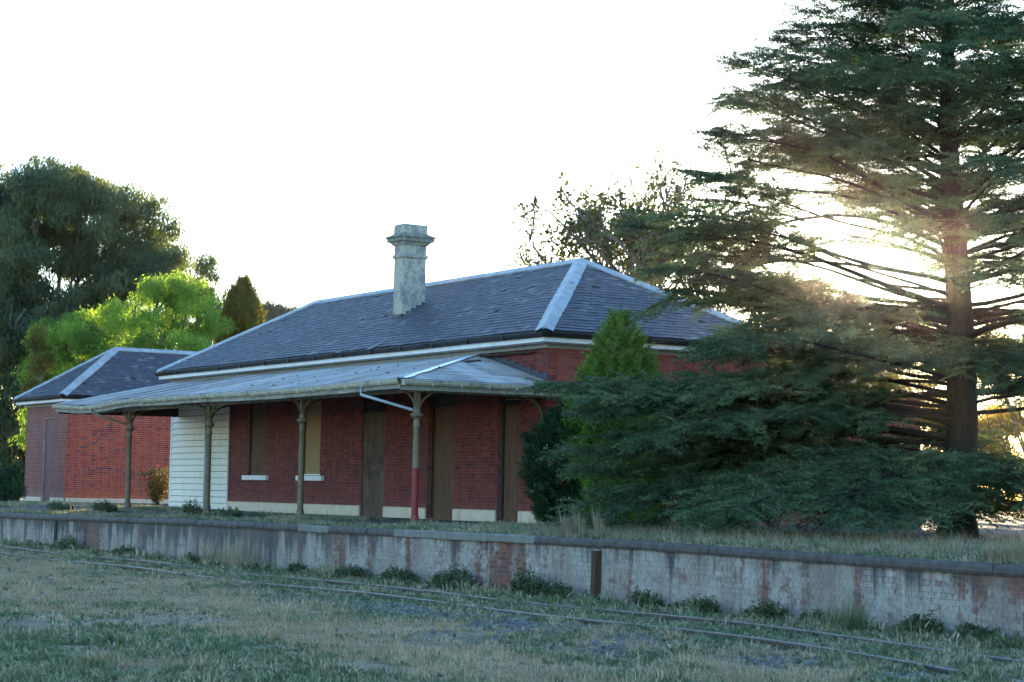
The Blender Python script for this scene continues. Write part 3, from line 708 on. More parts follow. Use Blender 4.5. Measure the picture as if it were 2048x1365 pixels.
# gutter and fascia beam
def ver_edge(a, b, n, z, sagf=lambda x: 0):
    a, b, n = Vector((*a,0)), Vector((*b,0)), Vector((*n,0)); d = (b-a).normalized(); Ln = (b-a).length; k = int(Ln/.9)+1
    mb = MB(); prof = [(.0,.0),(.10,.015),(.125,.0),(.105,-.035),(.11,-.05),(.07,-.105),(.0,-.115)]
    for i in range(k):
        p = a+d*(Ln*i/k); q = a+d*(Ln*(i+1)/k); s0 = sagf(p.x); s1 = sagf(q.x)
        for (o0,z0),(o1,z1) in zip(prof, prof[1:]):
            mb.quad(p+n*o0+Vector((0,0,z+z0+s0)), q+n*o0+Vector((0,0,z+z0+s1)), q+n*o1+Vector((0,0,z+z1+s1)), p+n*o1+Vector((0,0,z+z1+s0)))
        mb.obox(p+Vector((0,0,z-.12+s0)), d*.025, n*.13, (0,0,.13))
    mb.build('verandah_gutter', MAT['gutter_cream'], st)
    mb = MB()
    for i in range(k):
        p = a+d*(Ln*i/k); q = a+d*(Ln*(i+1)/k); s0 = sagf(p.x); s1 = sagf(q.x); t = .035
        lo = [p-n*t, q-n*t, q, p]; zz = [s0, s1, s1, s0]; w = random.uniform(-.01, .012)
        mb.hexa([c_+Vector((0,0,z-.22+zz[j]+w)) for j, c_ in enumerate(lo)]+[c_+Vector((0,0,z-.0+zz[j])) for j, c_ in enumerate(lo)])
    mb.build('verandah_fascia', MAT['beam'], st)
ver_edge((-VL,-vd), (vX,-vd), (0,-1), vg, sag)
ver_edge((vX,-vd), (vX,1.0), (1,0), vg)
mb = MB(); mb.box(-VL, .35, CY-.07, CY+.07, 3.06, 3.22); mb.build('verandah_beam', MAT['beam'], st)
mb = MB(); mb.box(.21, .35, CY+.07, -.02, 3.06, 3.22); mb.build('verandah_beam', MAT['beam'], st)
for i in range(24):
    xx = -VL+.3+i*.98
    if xx > -hx: break
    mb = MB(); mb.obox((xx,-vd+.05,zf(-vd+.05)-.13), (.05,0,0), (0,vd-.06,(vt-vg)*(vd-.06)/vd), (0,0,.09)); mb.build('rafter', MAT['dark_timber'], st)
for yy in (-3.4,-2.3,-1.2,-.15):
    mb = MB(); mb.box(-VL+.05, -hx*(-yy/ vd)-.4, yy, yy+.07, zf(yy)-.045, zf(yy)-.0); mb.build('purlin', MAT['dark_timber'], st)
mb = MB()                                            # boarded end frame of the verandah, inner shade put into its dark colour
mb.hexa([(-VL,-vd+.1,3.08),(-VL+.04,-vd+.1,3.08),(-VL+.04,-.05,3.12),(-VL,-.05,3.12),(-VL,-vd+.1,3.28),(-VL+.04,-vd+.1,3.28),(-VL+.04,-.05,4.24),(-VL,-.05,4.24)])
mb.build('end_infill', MAT['dark_timber'], st)
for i in range(9):                                   # stepped flashing
    t = i/9; xx = -hx+ (hx)*t; zz = vt-(vt-vg)*(xx+hx)/(vX+hx)
    mb = MB(); mb.box(xx, xx+hx/9, -.022-.001*i, -.008, zz-.02, zz+.14); mb.build('step_flashing', MAT['lead'], st)
mb = MB(); mb.box(-L1, -hx, -.021, -.008, vt-.02, vt+.07); mb.build('wall_flashing', MAT['lead'], st)
stuff(lumps('roof_debris', [(random.uniform(-14, .2), yy_, zf(yy_)+.05) for yy_ in [random.uniform(-4.3,-1.2) for _ in range(22)]], .065, MAT['bark_grey'], st))
# columns
def column(cx, zb, red=False):
    m = MAT['column_red'] if red else MAT['column']
    mb = MB(); prof = [(.12,zb-.1),(.12,zb+.05),(.105,zb+.08),(.10,zb+.16),(.085,zb+.2),(.082,zb+.24),(.078,1.4),(.070,2.22),(.085,2.24),(.085,2.29),(.07,2.31),(.07,2.42),(.10,2.46)]
    col = mb; mb.lathe(prof, cx, CY, 20); o = mb.build('verandah_column', m, st, True)
    mb = MB(); mb.lathe([(.08,2.43),(.15,2.50),(.15,2.55),(.09,2.57),(.075,2.66),(.06,2.7)], cx, CY, 16); mb.build('capital', MAT['column'], o)
    mb = MB(); mb.box(cx-.06, cx+.06, CY-.06, CY+.06, 2.66, 3.06); mb.build('head_block', MAT['column'], o)
    for dx, dy in ((-1,0),(1,0),(0,1),(0,-1)):
        if red and dx == 1: continue
        pts = []; ext = .62 if dy != -1 else .42
        for k in range(9):
            t = k/8*math.pi/2; r = ext*(1-math.cos(t)); h = .52*math.sin(t)
            pts.append((cx+dx*(.05+r), CY+dy*(.05+r), 2.60+h*.95))
        mb = MB(); mb.tube(pts, .028, 6); mb.build('bracket', MAT['column'], o, True)
    return o
for cx, zb in ((.2,-.02),(-5.95,0),(-12.05,.03),(-18.3,.03)): column(cx, zb, cx > 0)
pts = [(.27, -.0-.05-.55*(1-math.cos(k/8*math.pi/2)), 2.5+.55*math.sin(k/8*math.pi/2)) for k in range(9)]
mb = MB(); mb.tube([( -.12, p[1], p[2]) for p in pts], .028, 6); mb.build('wall_bracket', MAT['column'], st, True)
mb = MB(); mb.tube([( -.12-.5*(1-math.cos(k/8*math.pi/2)), -.06, 2.5+.55*math.sin(k/8*math.pi/2)) for k in range(9)], .028, 6); mb.box(-.19,-.05,-.12,-.012,2.36,2.52); mb.build('wall_bracket', MAT['column'], st, True)
for cx in (.12, -18.38):
    mb = MB(); a = (cx-1.45,-vd-.06,3.2); mb.tube([a, (cx-1.45,-vd-.06,3.02), (cx-.03,CY-.05,2.64)], .035, 8); mb.build('gutter_outlet_pipe', MAT['pipe_blue'] if cx > 0 else MAT['column'], st, True)

# rear wing beyond the end wall
wing = dict(O=(-.25,W+.002,0), u=(0,1,0), n=(1,0,0), U=5.3, z0=-.1, z1=3.5, b0=.1, b1=3.5, mortar=MAT['mortar_end'], m=MAT['brick_end'])
rw = thing('rear_wing', 'low red brick outhouse with a sloping roof behind the large cedar', 'outhouse', (-3, 10, 0))
brick_wall(rw, [wing], 0)
mb = MB(); mb.hexa([(-6,W+.05,3.5),(-.26,W+.05,3.5),(-.26,W+5.3,3.49),(-6,W+5.3,3.49),(-6,W+.05,4.15),(-.26,W+.05,4.15),(-.26,W+5.3,3.5),(-6,W+5.3,3.5)]); mb.build('gable', MAT['brick_end'], rw)
mb = MB(); mb.obox((-6.2,W+.05,4.17), (6.1,0,0), (0,5.5,-.66), (0,0,.12)); mb.build('roof', MAT['capping'], rw)
mb = MB(); mb.box(-6, -5.8, W+.05, W+5.2, 0, 3.5); mb.box(-5.8, -.56, W+5.1, W+5.3, 0, 3.5); mb.build('rear_wall', MAT['mortar_end'], rw)

# ------------------------------------------------------------ left outbuilding
lb = thing('brick_outbuilding', 'small orange red brick outbuilding with its own slate hip roof', 'outbuilding', (-41.7, 6, 0))
bx0, bx1, by0, by1 = -44.27, -39.06, 1.44, 12.0; bt = 4.05; bP = .17
hole = (-41.95+44.27, -40.85+44.27, -.1, 3.5)
lf = dict(O=(bx0,by0,0), u=(1,0,0), n=(0,-1,0), U=bx1-bx0, z0=-.25, z1=bt, b0=bP, b1=bt, holes=[hole], mortar=MAT['mortar_light'], m=MAT['brick_pink'], th=.29, label='pinkish weathered front wall')
ls = dict(O=(bx1,by0+.001,0), u=(0,1,0), n=(1,0,0), U=by1-by0, z0=-.25, z1=bt, b0=bP, b1=bt, mortar=MAT['mortar_light'], m=MAT['brick_warm_lit'], label='orange red side wall with warm light in its colour')
ll = dict(O=(bx0,by1,0), u=(0,-1,0), n=(-1,0,0), U=by1-by0-.3, z0=-.25, z1=bt, b0=3.9, b1=bt, mortar=MAT['mortar_light'], m=MAT['brick_pink'])
brick_wall(lb, [lf, ls, ll], 300, lambda wi, p: wi == 1 and p[1] < 5.8 and p[2] < 3.4)
mb = MB(); mb.box(-41.94, -40.86, by0+.10, by0+.15, -.2, 3.49); mb.build('door', MAT['mauve'], lb)
for k in range(6):
    mb = MB(); mb.box(-41.93+k*.18, -41.93+k*.18+.165, by0+.06, by0+.10, -.2, 3.48); mb.build('door_plank', MAT['mauve'], lb)
for a, b in ((bx0-.04, -41.99), (-40.8, bx1+.04)):
    mb = MB(); mb.box(a, b, by0-.045, by0-.001, -.3, bP-.01); mb.build('plinth', MAT['cream'], lb)
mb = MB(); mb.box(bx1+.001, bx1+.04, by0-.044, by1, -.3, bP-.012); mb.build('plinth', MAT['cream'], lb)
hip_roof(lb, bx0-e, bx1+e, by0-e, by1+e, 4.42, 6.64, (-41.67,4.4,6.64), (-41.67,9.4,6.64), [MAT['slate'], MAT['slate_lichen'], None, None], 'y',
         vis=lambda fi, p: p[1] < 7)
eaves(lb, bx0-e, bx1+e, by0-e, by1+e, 4.42, bx0, bx1, by0, by1)

# ------------------------------------------------------------ platform edge wall
pw = thing('platform_wall', 'whitewashed flaking brick platform face with a bluestone coping', 'platform wall', (0,-6.55,GZ))
fw = dict(O=(-36,-6.55,0), u=(1,0,0), n=(0,-1,0), U=66, z0=-1.5, z1=-.20, b0=-1.24, b1=-.19, mortar=MAT['wash_mortar'], m=MAT['wash'], bond='english', th=.35)
brick_wall(pw, [fw], 300, lambda wi, p: p[0] < 23)
x = -36.0; random.seed(11)
pale = [(-.15,1.35),(4.4,9.9),(17.75,18.8)]
cuts = [-36]
while cuts[-1] < 29: cuts.append(cuts[-1]+random.uniform(1.25, 1.7))
for v_ in (-.15,1.35,4.4,6.3,8.2,9.9,17.75,18.8):
    j = min(range(len(cuts)), key=lambda i: abs(cuts[i]-v_)); cuts[j] = v_
for a, b in zip(cuts, cuts[1:]):
    mid = (a+b)/2; pal = any(p[0] <= mid <= p[1] for p in pale); mb = MB(); n = 5; jz = random.uniform(-.008, .008); jy = random.uniform(-.012, .012)
    prof = [(-.05,-.155),(-.07,-.11),(-.066,-.05),(-.045,-.015),(.0,.0),(.42,-.01),(.42,-.16)] if not pal else [(-.055,-.155),(-.07,-.14),(-.07,-.02),(-.055,.004),(0,.004),(.42,-.006),(.42,-.155)]
    rows = []
    for i in range(n+1):
        xx = a+.006+(b-a-.012)*i/n; rows.append([(xx, -6.55+jy+o+.006*mn.noise(Vector((xx*3, o*9, 1))), pz(xx)+jz+zz+.008*mn.noise(Vector((xx*4, zz*9, 5)))) for o, zz in prof])
    if pal and random.random() < .7:
        for q in range(2): rows[-1][2+q] = (rows[-1][2+q][0], rows[-1][2+q][1]+.05, rows[-1][2+q][2]-.05)
    for i in range(n):
        for k in range(len(prof)-1): mb.quad(rows[i][k], rows[i+1][k], rows[i+1][k+1], rows[i][k+1])
        mb.quad(rows[i][-1], rows[i+1][-1], rows[i+1][0], rows[i][0])
    mb.quad(*rows[0]); mb.quad(*rows[-1][::-1])
    o = mb.build('coping_stone', MAT['coping_pale'] if pal else MAT['coping'], pw)
    if pal: o['label'] = 'pale grey replacement coping stone'
mb = MB(); mb.hexa([(11.92,-6.70,GZ-.1),(12.06,-6.70,GZ-.1),(12.06,-6.57,GZ-.1),(11.92,-6.57,GZ-.1),(11.94,-6.69,-.26),(12.07,-6.69,-.26),(12.07,-6.57,-.26),(11.94,-6.57,-.26)])
tag(mb.build('timber_post', MAT['post']), 'short dark brown timber post standing against the platform wall', 'post')
mb = MB(); mb.tube([(-16.6,-6.66,GZ-.1),(-16.6,-6.66,-.35)], .05, 8); tag(mb.build('drain_pipe', MAT['gutter_black']), 'dark iron pipe fixed to the far left stretch of the platform wall', 'pipe')
mb = MB(); mb.box(20.0, 20.14, -6.562, -6.55, -.98, -.88); mb.build('vent_hole', MAT['void'], pw)  # dark plate on the face, its colour standing for the hole's shade

# ------------------------------------------------------------ railway track
tr = thing('railway_track', 'rusty broad gauge track half buried in grass below the platform', 'railway track', (5,-9.2,GZ))
def ry(x): return 0 if x < 17 else -.012*(x-17)**2
for y0 in (-8.4, -10.02):
    mb = MB(); mt = MB()
    xs = np.arange(-34, 34, 1.0)
    for a, b in zip(xs, xs[1:]):
        for (o0, o1, z0, z1, m_) in ((-.035,.035,-.04,-.012,mb), (-.012,.012,-.13,-.04,mb), (-.065,.065,-.15,-.13,mb), (-.030,.030,-.012,.0,mt)):
            za, zb2 = GZ+.070+.022*math.sin(a*.55+y0)+(.012 if a > 8 else 0), GZ+.070+.022*math.sin(b*.55+y0)+(.012 if b > 9 else 0)
            m_.hexa([(a,y0+ry(a)+o0,za+z0),(b,y0+ry(b)+o0,zb2+z0),(b,y0+ry(b)+o1,zb2+z0),(a,y0+ry(a)+o1,za+z0),(a,y0+ry(a)+o0,za+z1),(b,y0+ry(b)+o0,zb2+z1),(b,y0+ry(b)+o1,zb2+z1),(a,y0+ry(a)+o1,za+z1)])
    o = mb.build('rail', MAT['rail'], tr); mt.build('rail_head', MAT['rail_top'], o)

# ------------------------------------------------------------ foliage templates
def tri_t(L_): return (np.array([q for t in L_ for q in t], float), np.arange(len(L_)*3).reshape(-1, 3))
def frond_t(seed, n=11, width=.42, k=4, droop=.12, nl=.10, nw=.022):
    r = np.random.default_rng(seed); T = []
    for i in range(n):
        t = (i+.5)/n; base = np.array([t, 0, -droop*t*t])
        for s in (-1, 1):
            ln = width*(1-t)**.6*(.5+.5*min(1, t*5))*r.uniform(.7, 1.1)+.06; d = np.array([.75, s*1.0, r.uniform(-.15,.12)]); d /= np.linalg.norm(d)
            m_ = max(2, int(k*ln/width+.5)+1)
            for j in range(m_):
                p = base+d*ln*(j+.2)/m_+np.array([0,0,-.10*(ln*(j)/m_)**1.2]); q = d+r.normal(0, .45, 3)+np.array([0,0,.25]); q /= np.linalg.norm(q)
                sd_ = np.cross(q, r.normal(0, 1, 3)); sd_ /= np.linalg.norm(sd_); LL = nl*r.uniform(.7, 1.5)
                T.append((p-sd_*nw, p+sd_*nw, p+q*LL))
    return tri_t(T)
def leafs_t(seed, n, L_, Wd, spread, droop=0.0, size=1.0):
    """cluster of n leaves (2 tris each) scattered in a ball, drooping"""
    r = np.random.default_rng(seed); T = []
    for i in range(n):
        p = r.normal(0, spread, 3); d = r.normal(0, 1, 3); d /= np.linalg.norm(d); d = d*(1-droop)+np.array([0,0,-1.0])*droop; d /= np.linalg.norm(d)
        s = np.cross(d, r.normal(0,1,3)); s /= np.linalg.norm(s); l = L_*r.uniform(.7,1.3); w = Wd*r.uniform(.7,1.3)
        T.append((p, p+d*l*.45+s*w, p+d*l)); T.append((p, p+d*l, p+d*l*.45-s*w))
    return tri_t(T)
FR = [frond_t(s) for s in range(4)]

def add_mixed(cl, tm, P, X, Z, S, val):
    idx = rng.integers(0, len(tm), len(P))
    for k in range(len(tm)):
        m_ = idx == k
        if m_.any(): cl.add(tm[k], P[m_], X[m_], Z[m_], S[m_], val[m_])

# ------------------------------------------------------------ the cedar
def cedar(base):
    t = thing('cedar_tree', 'huge dark cedar with layered drooping boughs over the right end of the station', 'tree', base)
    H = 14.2; bx, by, bz = base
    def axis(z): return Vector((bx+.12*math.sin(z*.5), by+.1*math.sin(z*.37+1), z))
    mb = MB(); zs = np.linspace(-.15, H, 26); mb.tube([axis(z) for z in zs], [max(.03, .37*(1-z/H)**.8+(.12 if z < .3 else 0)) for z in zs], 14)
    mb.build('trunk', MAT['bark'], t, True)
    zr = [0,.5,1.3,2.5,3.3,4.2,5.2,6.2,7.4,8.3,9.5,10.5,11.6,13,14.2]; rr = [6.3,7.0,7.5,7.7,7.2,6.2,6.4,6.2,5.3,4.8,3.9,2.9,2.0,1.1,.3]
    P, X, Z, S, A = [], [], [], [], []
    tw = MB(); ga = 0.0; left_dir = -Vector((math.cos(yaw), math.sin(yaw), 0)); to_cam = Vector((CAM[0]-bx, CAM[1]-by, 0)).normalized()
    N = 96; r_ = random.Random(5)
    specs = []
    for i in range(N):
        z0 = .9+(H-1.3)*((i+.5)/N)**1.02; ga += 2.39996+r_.uniform(-.3,.3); specs.append((z0, ga, 1.0, None))
    # low boughs sweeping towards the station and along the platform edge
    for k in range(7):
        a = math.atan2(left_dir.y, left_dir.x)+r_.uniform(-.75, .8); specs.append(((1.3,2.1,3.0)[k % 3]+r_.uniform(-.22,.22), a, 1.06, None))
    for k in range(24):
        a = math.atan2(to_cam.y, to_cam.x)+r_.uniform(-1.45, 1.3); specs.append((r_.uniform(.6, 1.6), a, 1.0, 'low'))
    kk = 42.0/4026.96; az0 = math.atan2(left_dir.y, left_dir.x)
    for (px, py) in ((1725,8),(1700,62),(1665,25),(1630,85),(1600,72),(1545,128),(1500,152),(1485,185),(1470,228),(1482,252),(1520,210),(1452,290),(1500,300),(1412,316),(1402,365),(1450,350),(1398,412),(1440,440),
                     (1330,478),(1290,496),(1350,520),(1400,470),(1284,545),(1330,560),(1300,592),(1380,600),(1400,622),(1450,640),(1420,560),(1500,520),(1430,704),(1450,676),(1250,800),(1188,808),(1370,775),(1420,728),(1142,818),(1170,846),(1225,822),(1400,770),(1160,925),(1230,900),(1205,962),(1300,880),(1235,1005),(1380,940)):
        dl = r_.uniform(-.42, .40) if py < 700 else r_.uniform(-.35, .45); ln = (1915-px)*kk/math.cos(dl); zt = .76+(1000-py)*kk
        asc = float(np.interp(zt, [0,2,4,6,9,13], [-.10,-.02,.10,.20,.33,.45])); specs.append((max(.7, zt-ln*asc), az0+dl, (ln, zt), 'set'))
    for (px, py) in ((1560,636),(1610,612),(1640,668),(1700,640),(1590,690),(1500,585),(1720,700),(1540,668),(1660,720),(1760,690)):
        dl = r_.uniform(-.9, .7); ln = (1915-px)*kk/math.cos(dl); zt = .76+(1000-py)*kk; specs.append((zt-ln*.06, az0+dl, (ln, zt, 1), 'set'))
    for k in range(16):
        zt = r_.uniform(1.6, 7.0); ln = float(np.interp(zt, zr, rr))*r_.uniform(.6, 1.0); specs.append((zt-ln*.08, az0+math.pi+r_.uniform(-.75,.75), (ln, zt, 1), 'set'))
    for k in range(34):                    # their counterparts on the other sides of the crown
        zt = r_.uniform(3.6, 12.8); ln = float(np.interp(zt, zr, rr))*r_.uniform(.7, 1.05); asc = float(np.interp(zt, [3,6,9,13], [.06,.20,.33,.45])); specs.append((zt-ln*asc, az0+r_.uniform(.6, 5.7), (ln, zt), 'set'))
    for (z0, ga, lf, kind) in specs:
        az = math.degrees(ga) % 360
        if kind is None and z0 < 4.0 and (az > 285 or az < 80) and r_.random() < .8: continue
        if 3.6 < z0 < 5.0 and r_.random() < .2: continue
        fixed = lf if kind == 'set' else None; lf = 1.0 if fixed else lf
        d = Vector((math.cos(ga), math.sin(ga), 0)); zt = z0*1.0+(.3 if z0 > 3.6 else -.2)
        Ln = float(np.interp(zt, zr, rr))*r_.choice((r_.uniform(.5,.85), r_.uniform(.8,1.06), r_.uniform(.9,1.08)))*lf
        if fixed: Ln = fixed[0]
        if d.y < -.2: Ln = min(Ln, (by+6.2)/(-d.y)*r_.uniform(.8, .98))        # keep clear of the platform edge
        if z0 > 5: rise, fall = r_.uniform(.35,.6), r_.uniform(.30,.45)
        elif z0 > 3: rise, fall = r_.uniform(.15,.35), r_.uniform(.25,.4)
        else: rise, fall = r_.uniform(.02,.20), r_.uniform(.10,.26)
        if fixed: sl_ = (fixed[1]-z0)/Ln; rise, fall = max(sl_*1.6, sl_+.08), max(sl_*1.6, sl_+.08)-sl_
        A0 = axis(z0); w1, w2 = r_.uniform(-.25,.25), r_.uniform(0, 6); side = Vector((-d.y, d.x, 0))
        if kind == 'low': A0 = axis(z0); rise, fall = .12, .12+(z0-.45)/Ln*1.0
        def path(s, A0=A0, d=d, Ln=Ln, rise=rise, fall=fall, w1=w1, w2=w2, side=side):
            q = A0+d*Ln*s+side*(w1*Ln*.5*s*s+.16*math.sin(w2+s*6)-.16*math.sin(w2))+Vector((0,0,Ln*(rise*s-fall*s*s)+.09*math.sin(w2*2+s*8)-.09*math.sin(w2*2)))
            q.z = max(q.z, .12); return q
        pts = [path(s) for s in np.linspace(0, 1, 10)]; r0 = (.012+.0075*Ln)*r_.uniform(.6,1.25)
        mb = MB(); mb.tube(pts, [r0*(1-.9*s) for s in np.linspace(0,1,10)], 6); mb.build('branch', MAT['bark'], t, True)
        cover0 = .12 if z0 > 6.6 else (min(.6, r_.choice((r_.uniform(.7,1.6), r_.uniform(1.8,2.9)))/Ln) if z0 > 2.9 and not (fixed and len(fixed) > 2) else .24)
        gapf = 1.0+.55*max(0, 1-abs(z0-6.2)/2.6)
        if 4.3 < A0.z < 6.3 and d.dot(left_dir) > .35: cover0 = min(.75, max(cover0, r_.uniform(2.9,3.9)/Ln))
        s = cover0; k = 0; val = r_.uniform(.1,.8)
        while s < 1.0:
            p = path(s); tg = (path(min(1, s+.03))-path(s-.03)).normalized(); sg = 1 if k % 2 else -1
            l2 = (.30*Ln*(1-s)**.75*min(1,s*3)+.36)*r_.uniform(.5,1.2)
            d2 = (tg*.65+side*sg*r_.uniform(.7,1.1)+Vector((0,0,r_.uniform(-.05,.18)))).normalized()
            q1 = p+d2*l2
            tw.tube([p, p+d2*l2*.5+Vector((0,0,.02)), q1-Vector((0,0,.08*l2))], [.014,.009,.004], 3, False)
            m_ = max(1, int(l2/.17)); 
            for j in range(m_+1):
                f = (j+.3)/(m_+.6); pp = p+d2*l2*f; pp.z -= .10*l2*f*f
                dd = d2+Vector((r_.gauss(0,.38), r_.gauss(0,.38), r_.gauss(-.06,.16)))
                P.append(pp); X.append(dd); Z.append((r_.gauss(0,.28), r_.gauss(0,.28), 1)); S.append(r_.uniform(.36,.70)); A.append(min(1, max(0, val*.6+r_.uniform(0,.5))))
            s += gapf*.145/Ln*r_.uniform(.6,1.4)+.003; k += 1
        for j in range(int(Ln*cover0*5)):              # bare dead twigs on the inner limb
            p = path(r_.uniform(.05, cover0)); dd = Vector((r_.gauss(0,1), r_.gauss(0,1), r_.gauss(-.2,.6))).normalized()*r_.uniform(.2,.75); tw.tube([p, p+dd*.5+Vector((0,0,.04)), p+dd], [.009,.006,.003], 3, False)
        for j in range(4):
            p = path(1-.03*j); P.append(p); X.append((path(1)-path(.93))+Vector((r_.gauss(0,.1),r_.gauss(0,.1),0))); Z.append((0,0,1)); S.append(.6); A.append(val)
    cl = Cloud(); P, X, Z, S, A = (np.array([tuple(q) for q in P]), np.array([tuple(q) for q in X]), np.array([tuple(q) for q in Z]), np.array(S), np.array(A))
    print('cedar fronds', len(P)); add_mixed(cl, FR, P, X, Z, S, A)
    stuff(cl.build('crown', MAT['cedar'], t)); stuff(tw.build('twigs', MAT['bark'], t))
cedar((11.7, 2.3, 0.0))

# ------------------------------------------------------------ dense conical shrubs
def dense(name, label, cat, base, prof, m, n, size, tm, upw=1.2, lobes=0, seed=1, group=None, trunk=True, sx=1.0):
    t = thing(name, label, cat, base, group); r = np.random.default_rng(seed); H = prof[-1][0]
    zz = np.array([p[0] for p in prof]); rad = np.array([p[1] for p in prof])
    w = rad+.05; zs = np.interp(r.random(n), np.concatenate([[0], np.cumsum((w[1:]+w[:-1])/2*np.diff(zz))])/np.sum((w[1:]+w[:-1])/2*np.diff(zz)), zz)
    th = r.random(n)*2*np.pi; R0 = np.interp(zs, zz, rad)
    lob = 1+.13*np.sin(th*3+zs*2.1+seed)+.10*np.sin(th*7-zs*4.3)+.08*np.sin(zs*9+th*5)
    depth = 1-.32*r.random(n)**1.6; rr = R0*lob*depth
    P = np.stack([base[0]+rr*np.cos(th)*sx, base[1]+rr*np.sin(th)*sx, base[2]+zs+r.normal(0,.03,n)], 1)
    X = np.stack([np.cos(th), np.sin(th), np.full(n, upw)], 1)+r.normal(0,.3,(n,3)); Z = np.stack([np.cos(th), np.sin(th), np.zeros(n)], 1)+r.normal(0,.4,(n,3))
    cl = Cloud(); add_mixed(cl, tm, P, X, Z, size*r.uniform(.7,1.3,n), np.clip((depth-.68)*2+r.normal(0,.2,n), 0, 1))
    stuff(cl.build('crown', m, t))
    if trunk:
        mb = MB(); mb.tube([(base[0],base[1],base[2]-.1),(base[0],base[1],base[2]+H*.8)], [.09+.01*H,.02], 8); mb.build('trunk', MAT['bark'], t, True)
    return t
SPR = [frond_t(20+s, 6, .30, 3, .0, .16, .045) for s in range(3)]
dense('thuja_tree', 'bright green cone shaped thuja at the station corner beside the end wall', 'tree', (2.55,.35,0), [(0,.85),(1,1.0),(2.3,1.04),(3.1,.94),(3.8,.70),(4.4,.38),(4.95,.04)], MAT['thuja'], 5200, .26, SPR, 1.3, seed=3)
bt_ = dense('round_shrub', 'dark green rounded shrub with pale seed heads hugging the station corner', 'shrub', (1.55,-.35,0), [(0,.6),(.6,.85),(1.4,.92),(2.1,.75),(2.6,.35),(2.75,.1)], MAT['bush'], 3600, .24, SPR, .8, seed=4)
def specks(parent, c, r, zr_, n, s, m, name):
    mb = MB()
    for _ in range(n):
        a = random.uniform(0, 6.28); z = random.uniform(*zr_); p = Vector((c[0]+r*math.cos(a), c[1]+r*math.sin(a), z)); mb.obox(p, (s,0,s*.3), (0,s,0), (0,0,s))
    return mb.build(name, m, parent)
stuff(specks(bt_, (1.55,-.35), .93, (.5,1.9), 90, .025, MAT['berry'], 'seed_heads'))

# ------------------------------------------------------------ broadleaf trees from blobs
def blob_tree(name, label, base, blobs, m, per, tm, size, trunk=None, seed=1, cat='tree', group=None, bark=MAT['bark_grey'], shell=.5, sub=2.2, subr=.8):
    """blobs: (dx_right, depth, z, rx, rz) in metres relative to base, dx along the view's right"""
    t = thing(name, label, cat, base, group); r = np.random.default_rng(seed); cl = Cloud()
    rd = np.array([math.cos(yaw), math.sin(yaw), 0]); fd = np.array([-math.sin(yaw), math.cos(yaw), 0])
    for (dx, dd, z, rx, rz) in blobs:
        ns = max(4, int(sub*rx*rz)); d = r.normal(size=(ns,3)); d /= np.linalg.norm(d, axis=1, keepdims=True); q = 1-shell*r.random(ns)**1.5
        Cn = np.array(base)+rd*dx+fd*dd+np.array([0,0,z])+(d*q[:,None])*np.array([rx,rx,rz])
        sr = subr*r.uniform(.6,1.35,ns); per_ = np.maximum(3, (per*sr**2/subr**2).astype(int)); n = int(per_.sum())
        ci = np.repeat(np.arange(ns), per_); e_ = r.normal(size=(n,3)); e_ /= np.linalg.norm(e_, axis=1, keepdims=True)
        e_ *= (1-.45*r.random(n)**1.2)[:,None]; e_[:,2] = np.where(e_[:,2] < 0, e_[:,2]*.75, e_[:,2]*.7)
        P = Cn[ci]+e_*sr[ci][:,None]; tint = r.uniform(.15,.85,ns)
        X = e_+r.normal(0,.5,(n,3)); Z = np.tile([0.,0.,1.],(n,1))+r.normal(0,.25,(n,3)); X[:,2] *= .25
        add_mixed(cl, tm, P, X, Z, size*r.uniform(.7,1.3,n), np.clip(tint[ci]+r.normal(0,.12,n), 0, 1))
    stuff(cl.build('crown', m, t))
    mb = MB(); b = Vector(base)
    if trunk:
        cen = Vector((np.mean([q[0] for q in blobs]), 0, 0)); top = b+Vector((0,0,trunk[1]))
        mb.tube([b-Vector((0,0,.2)), b+Vector((0,0,trunk[1]*.5)), top], [trunk[0], trunk[0]*.8, trunk[0]*.6], 10); mb.build('trunk', bark, t, True)
        for (dx, dd, z, rx, rz) in blobs[::1]:
            e_ = b+Vector(rd)*dx+Vector(fd)*dd+Vector((0,0,z-rz*.2)); mid = top.lerp(e_, .5)+Vector((0,0,-.08*(e_-top).length+random.uniform(-.4,.4)))
            mb = MB(); mb.tube([top-Vector((0,0,.3)), mid, e_], [trunk[0]*.45, trunk[0]*.28, .05], 6); mb.build('limb', bark, t, True)
            for _ in range(3):
                e2 = e_+Vector(unit(1)[0]*rx*.8); mb = MB(); mb.tube([mid.lerp(e_, .6), e_.lerp(e2, .5), e2], [.07,.05,.02], 4)
                stuff(mb.build('twig', bark, t)) if False else mb.build('twig', bark, t)
    return t
def at(px, D, z=0.0):
    """world point at horizontal distance D from the camera along image column px"""
    a = math.atan((px-1024)/4026.96); d = Vector((-math.sin(yaw-a), math.cos(yaw-a), 0)); return (CAM[0]+d.x*D, CAM[1]+d.y*D, z)
def hz(py, D, px): 
    return .76+((983.5+(px-1024)*.0183)-py)/4026.96*D
GUM = [leafs_t(40+s, 12, .26, .030, .17, .6) for s in range(4)]
def px_blobs(base_px, D, lst):
    """lst of (px, py, rx_px, ry_px, depth) -> blobs in metres"""
    k = D/4026.96; return [((p-base_px)*k, dd, hz(q, D, p), a*k, b*k) for (p, q, a, b, dd) in lst]
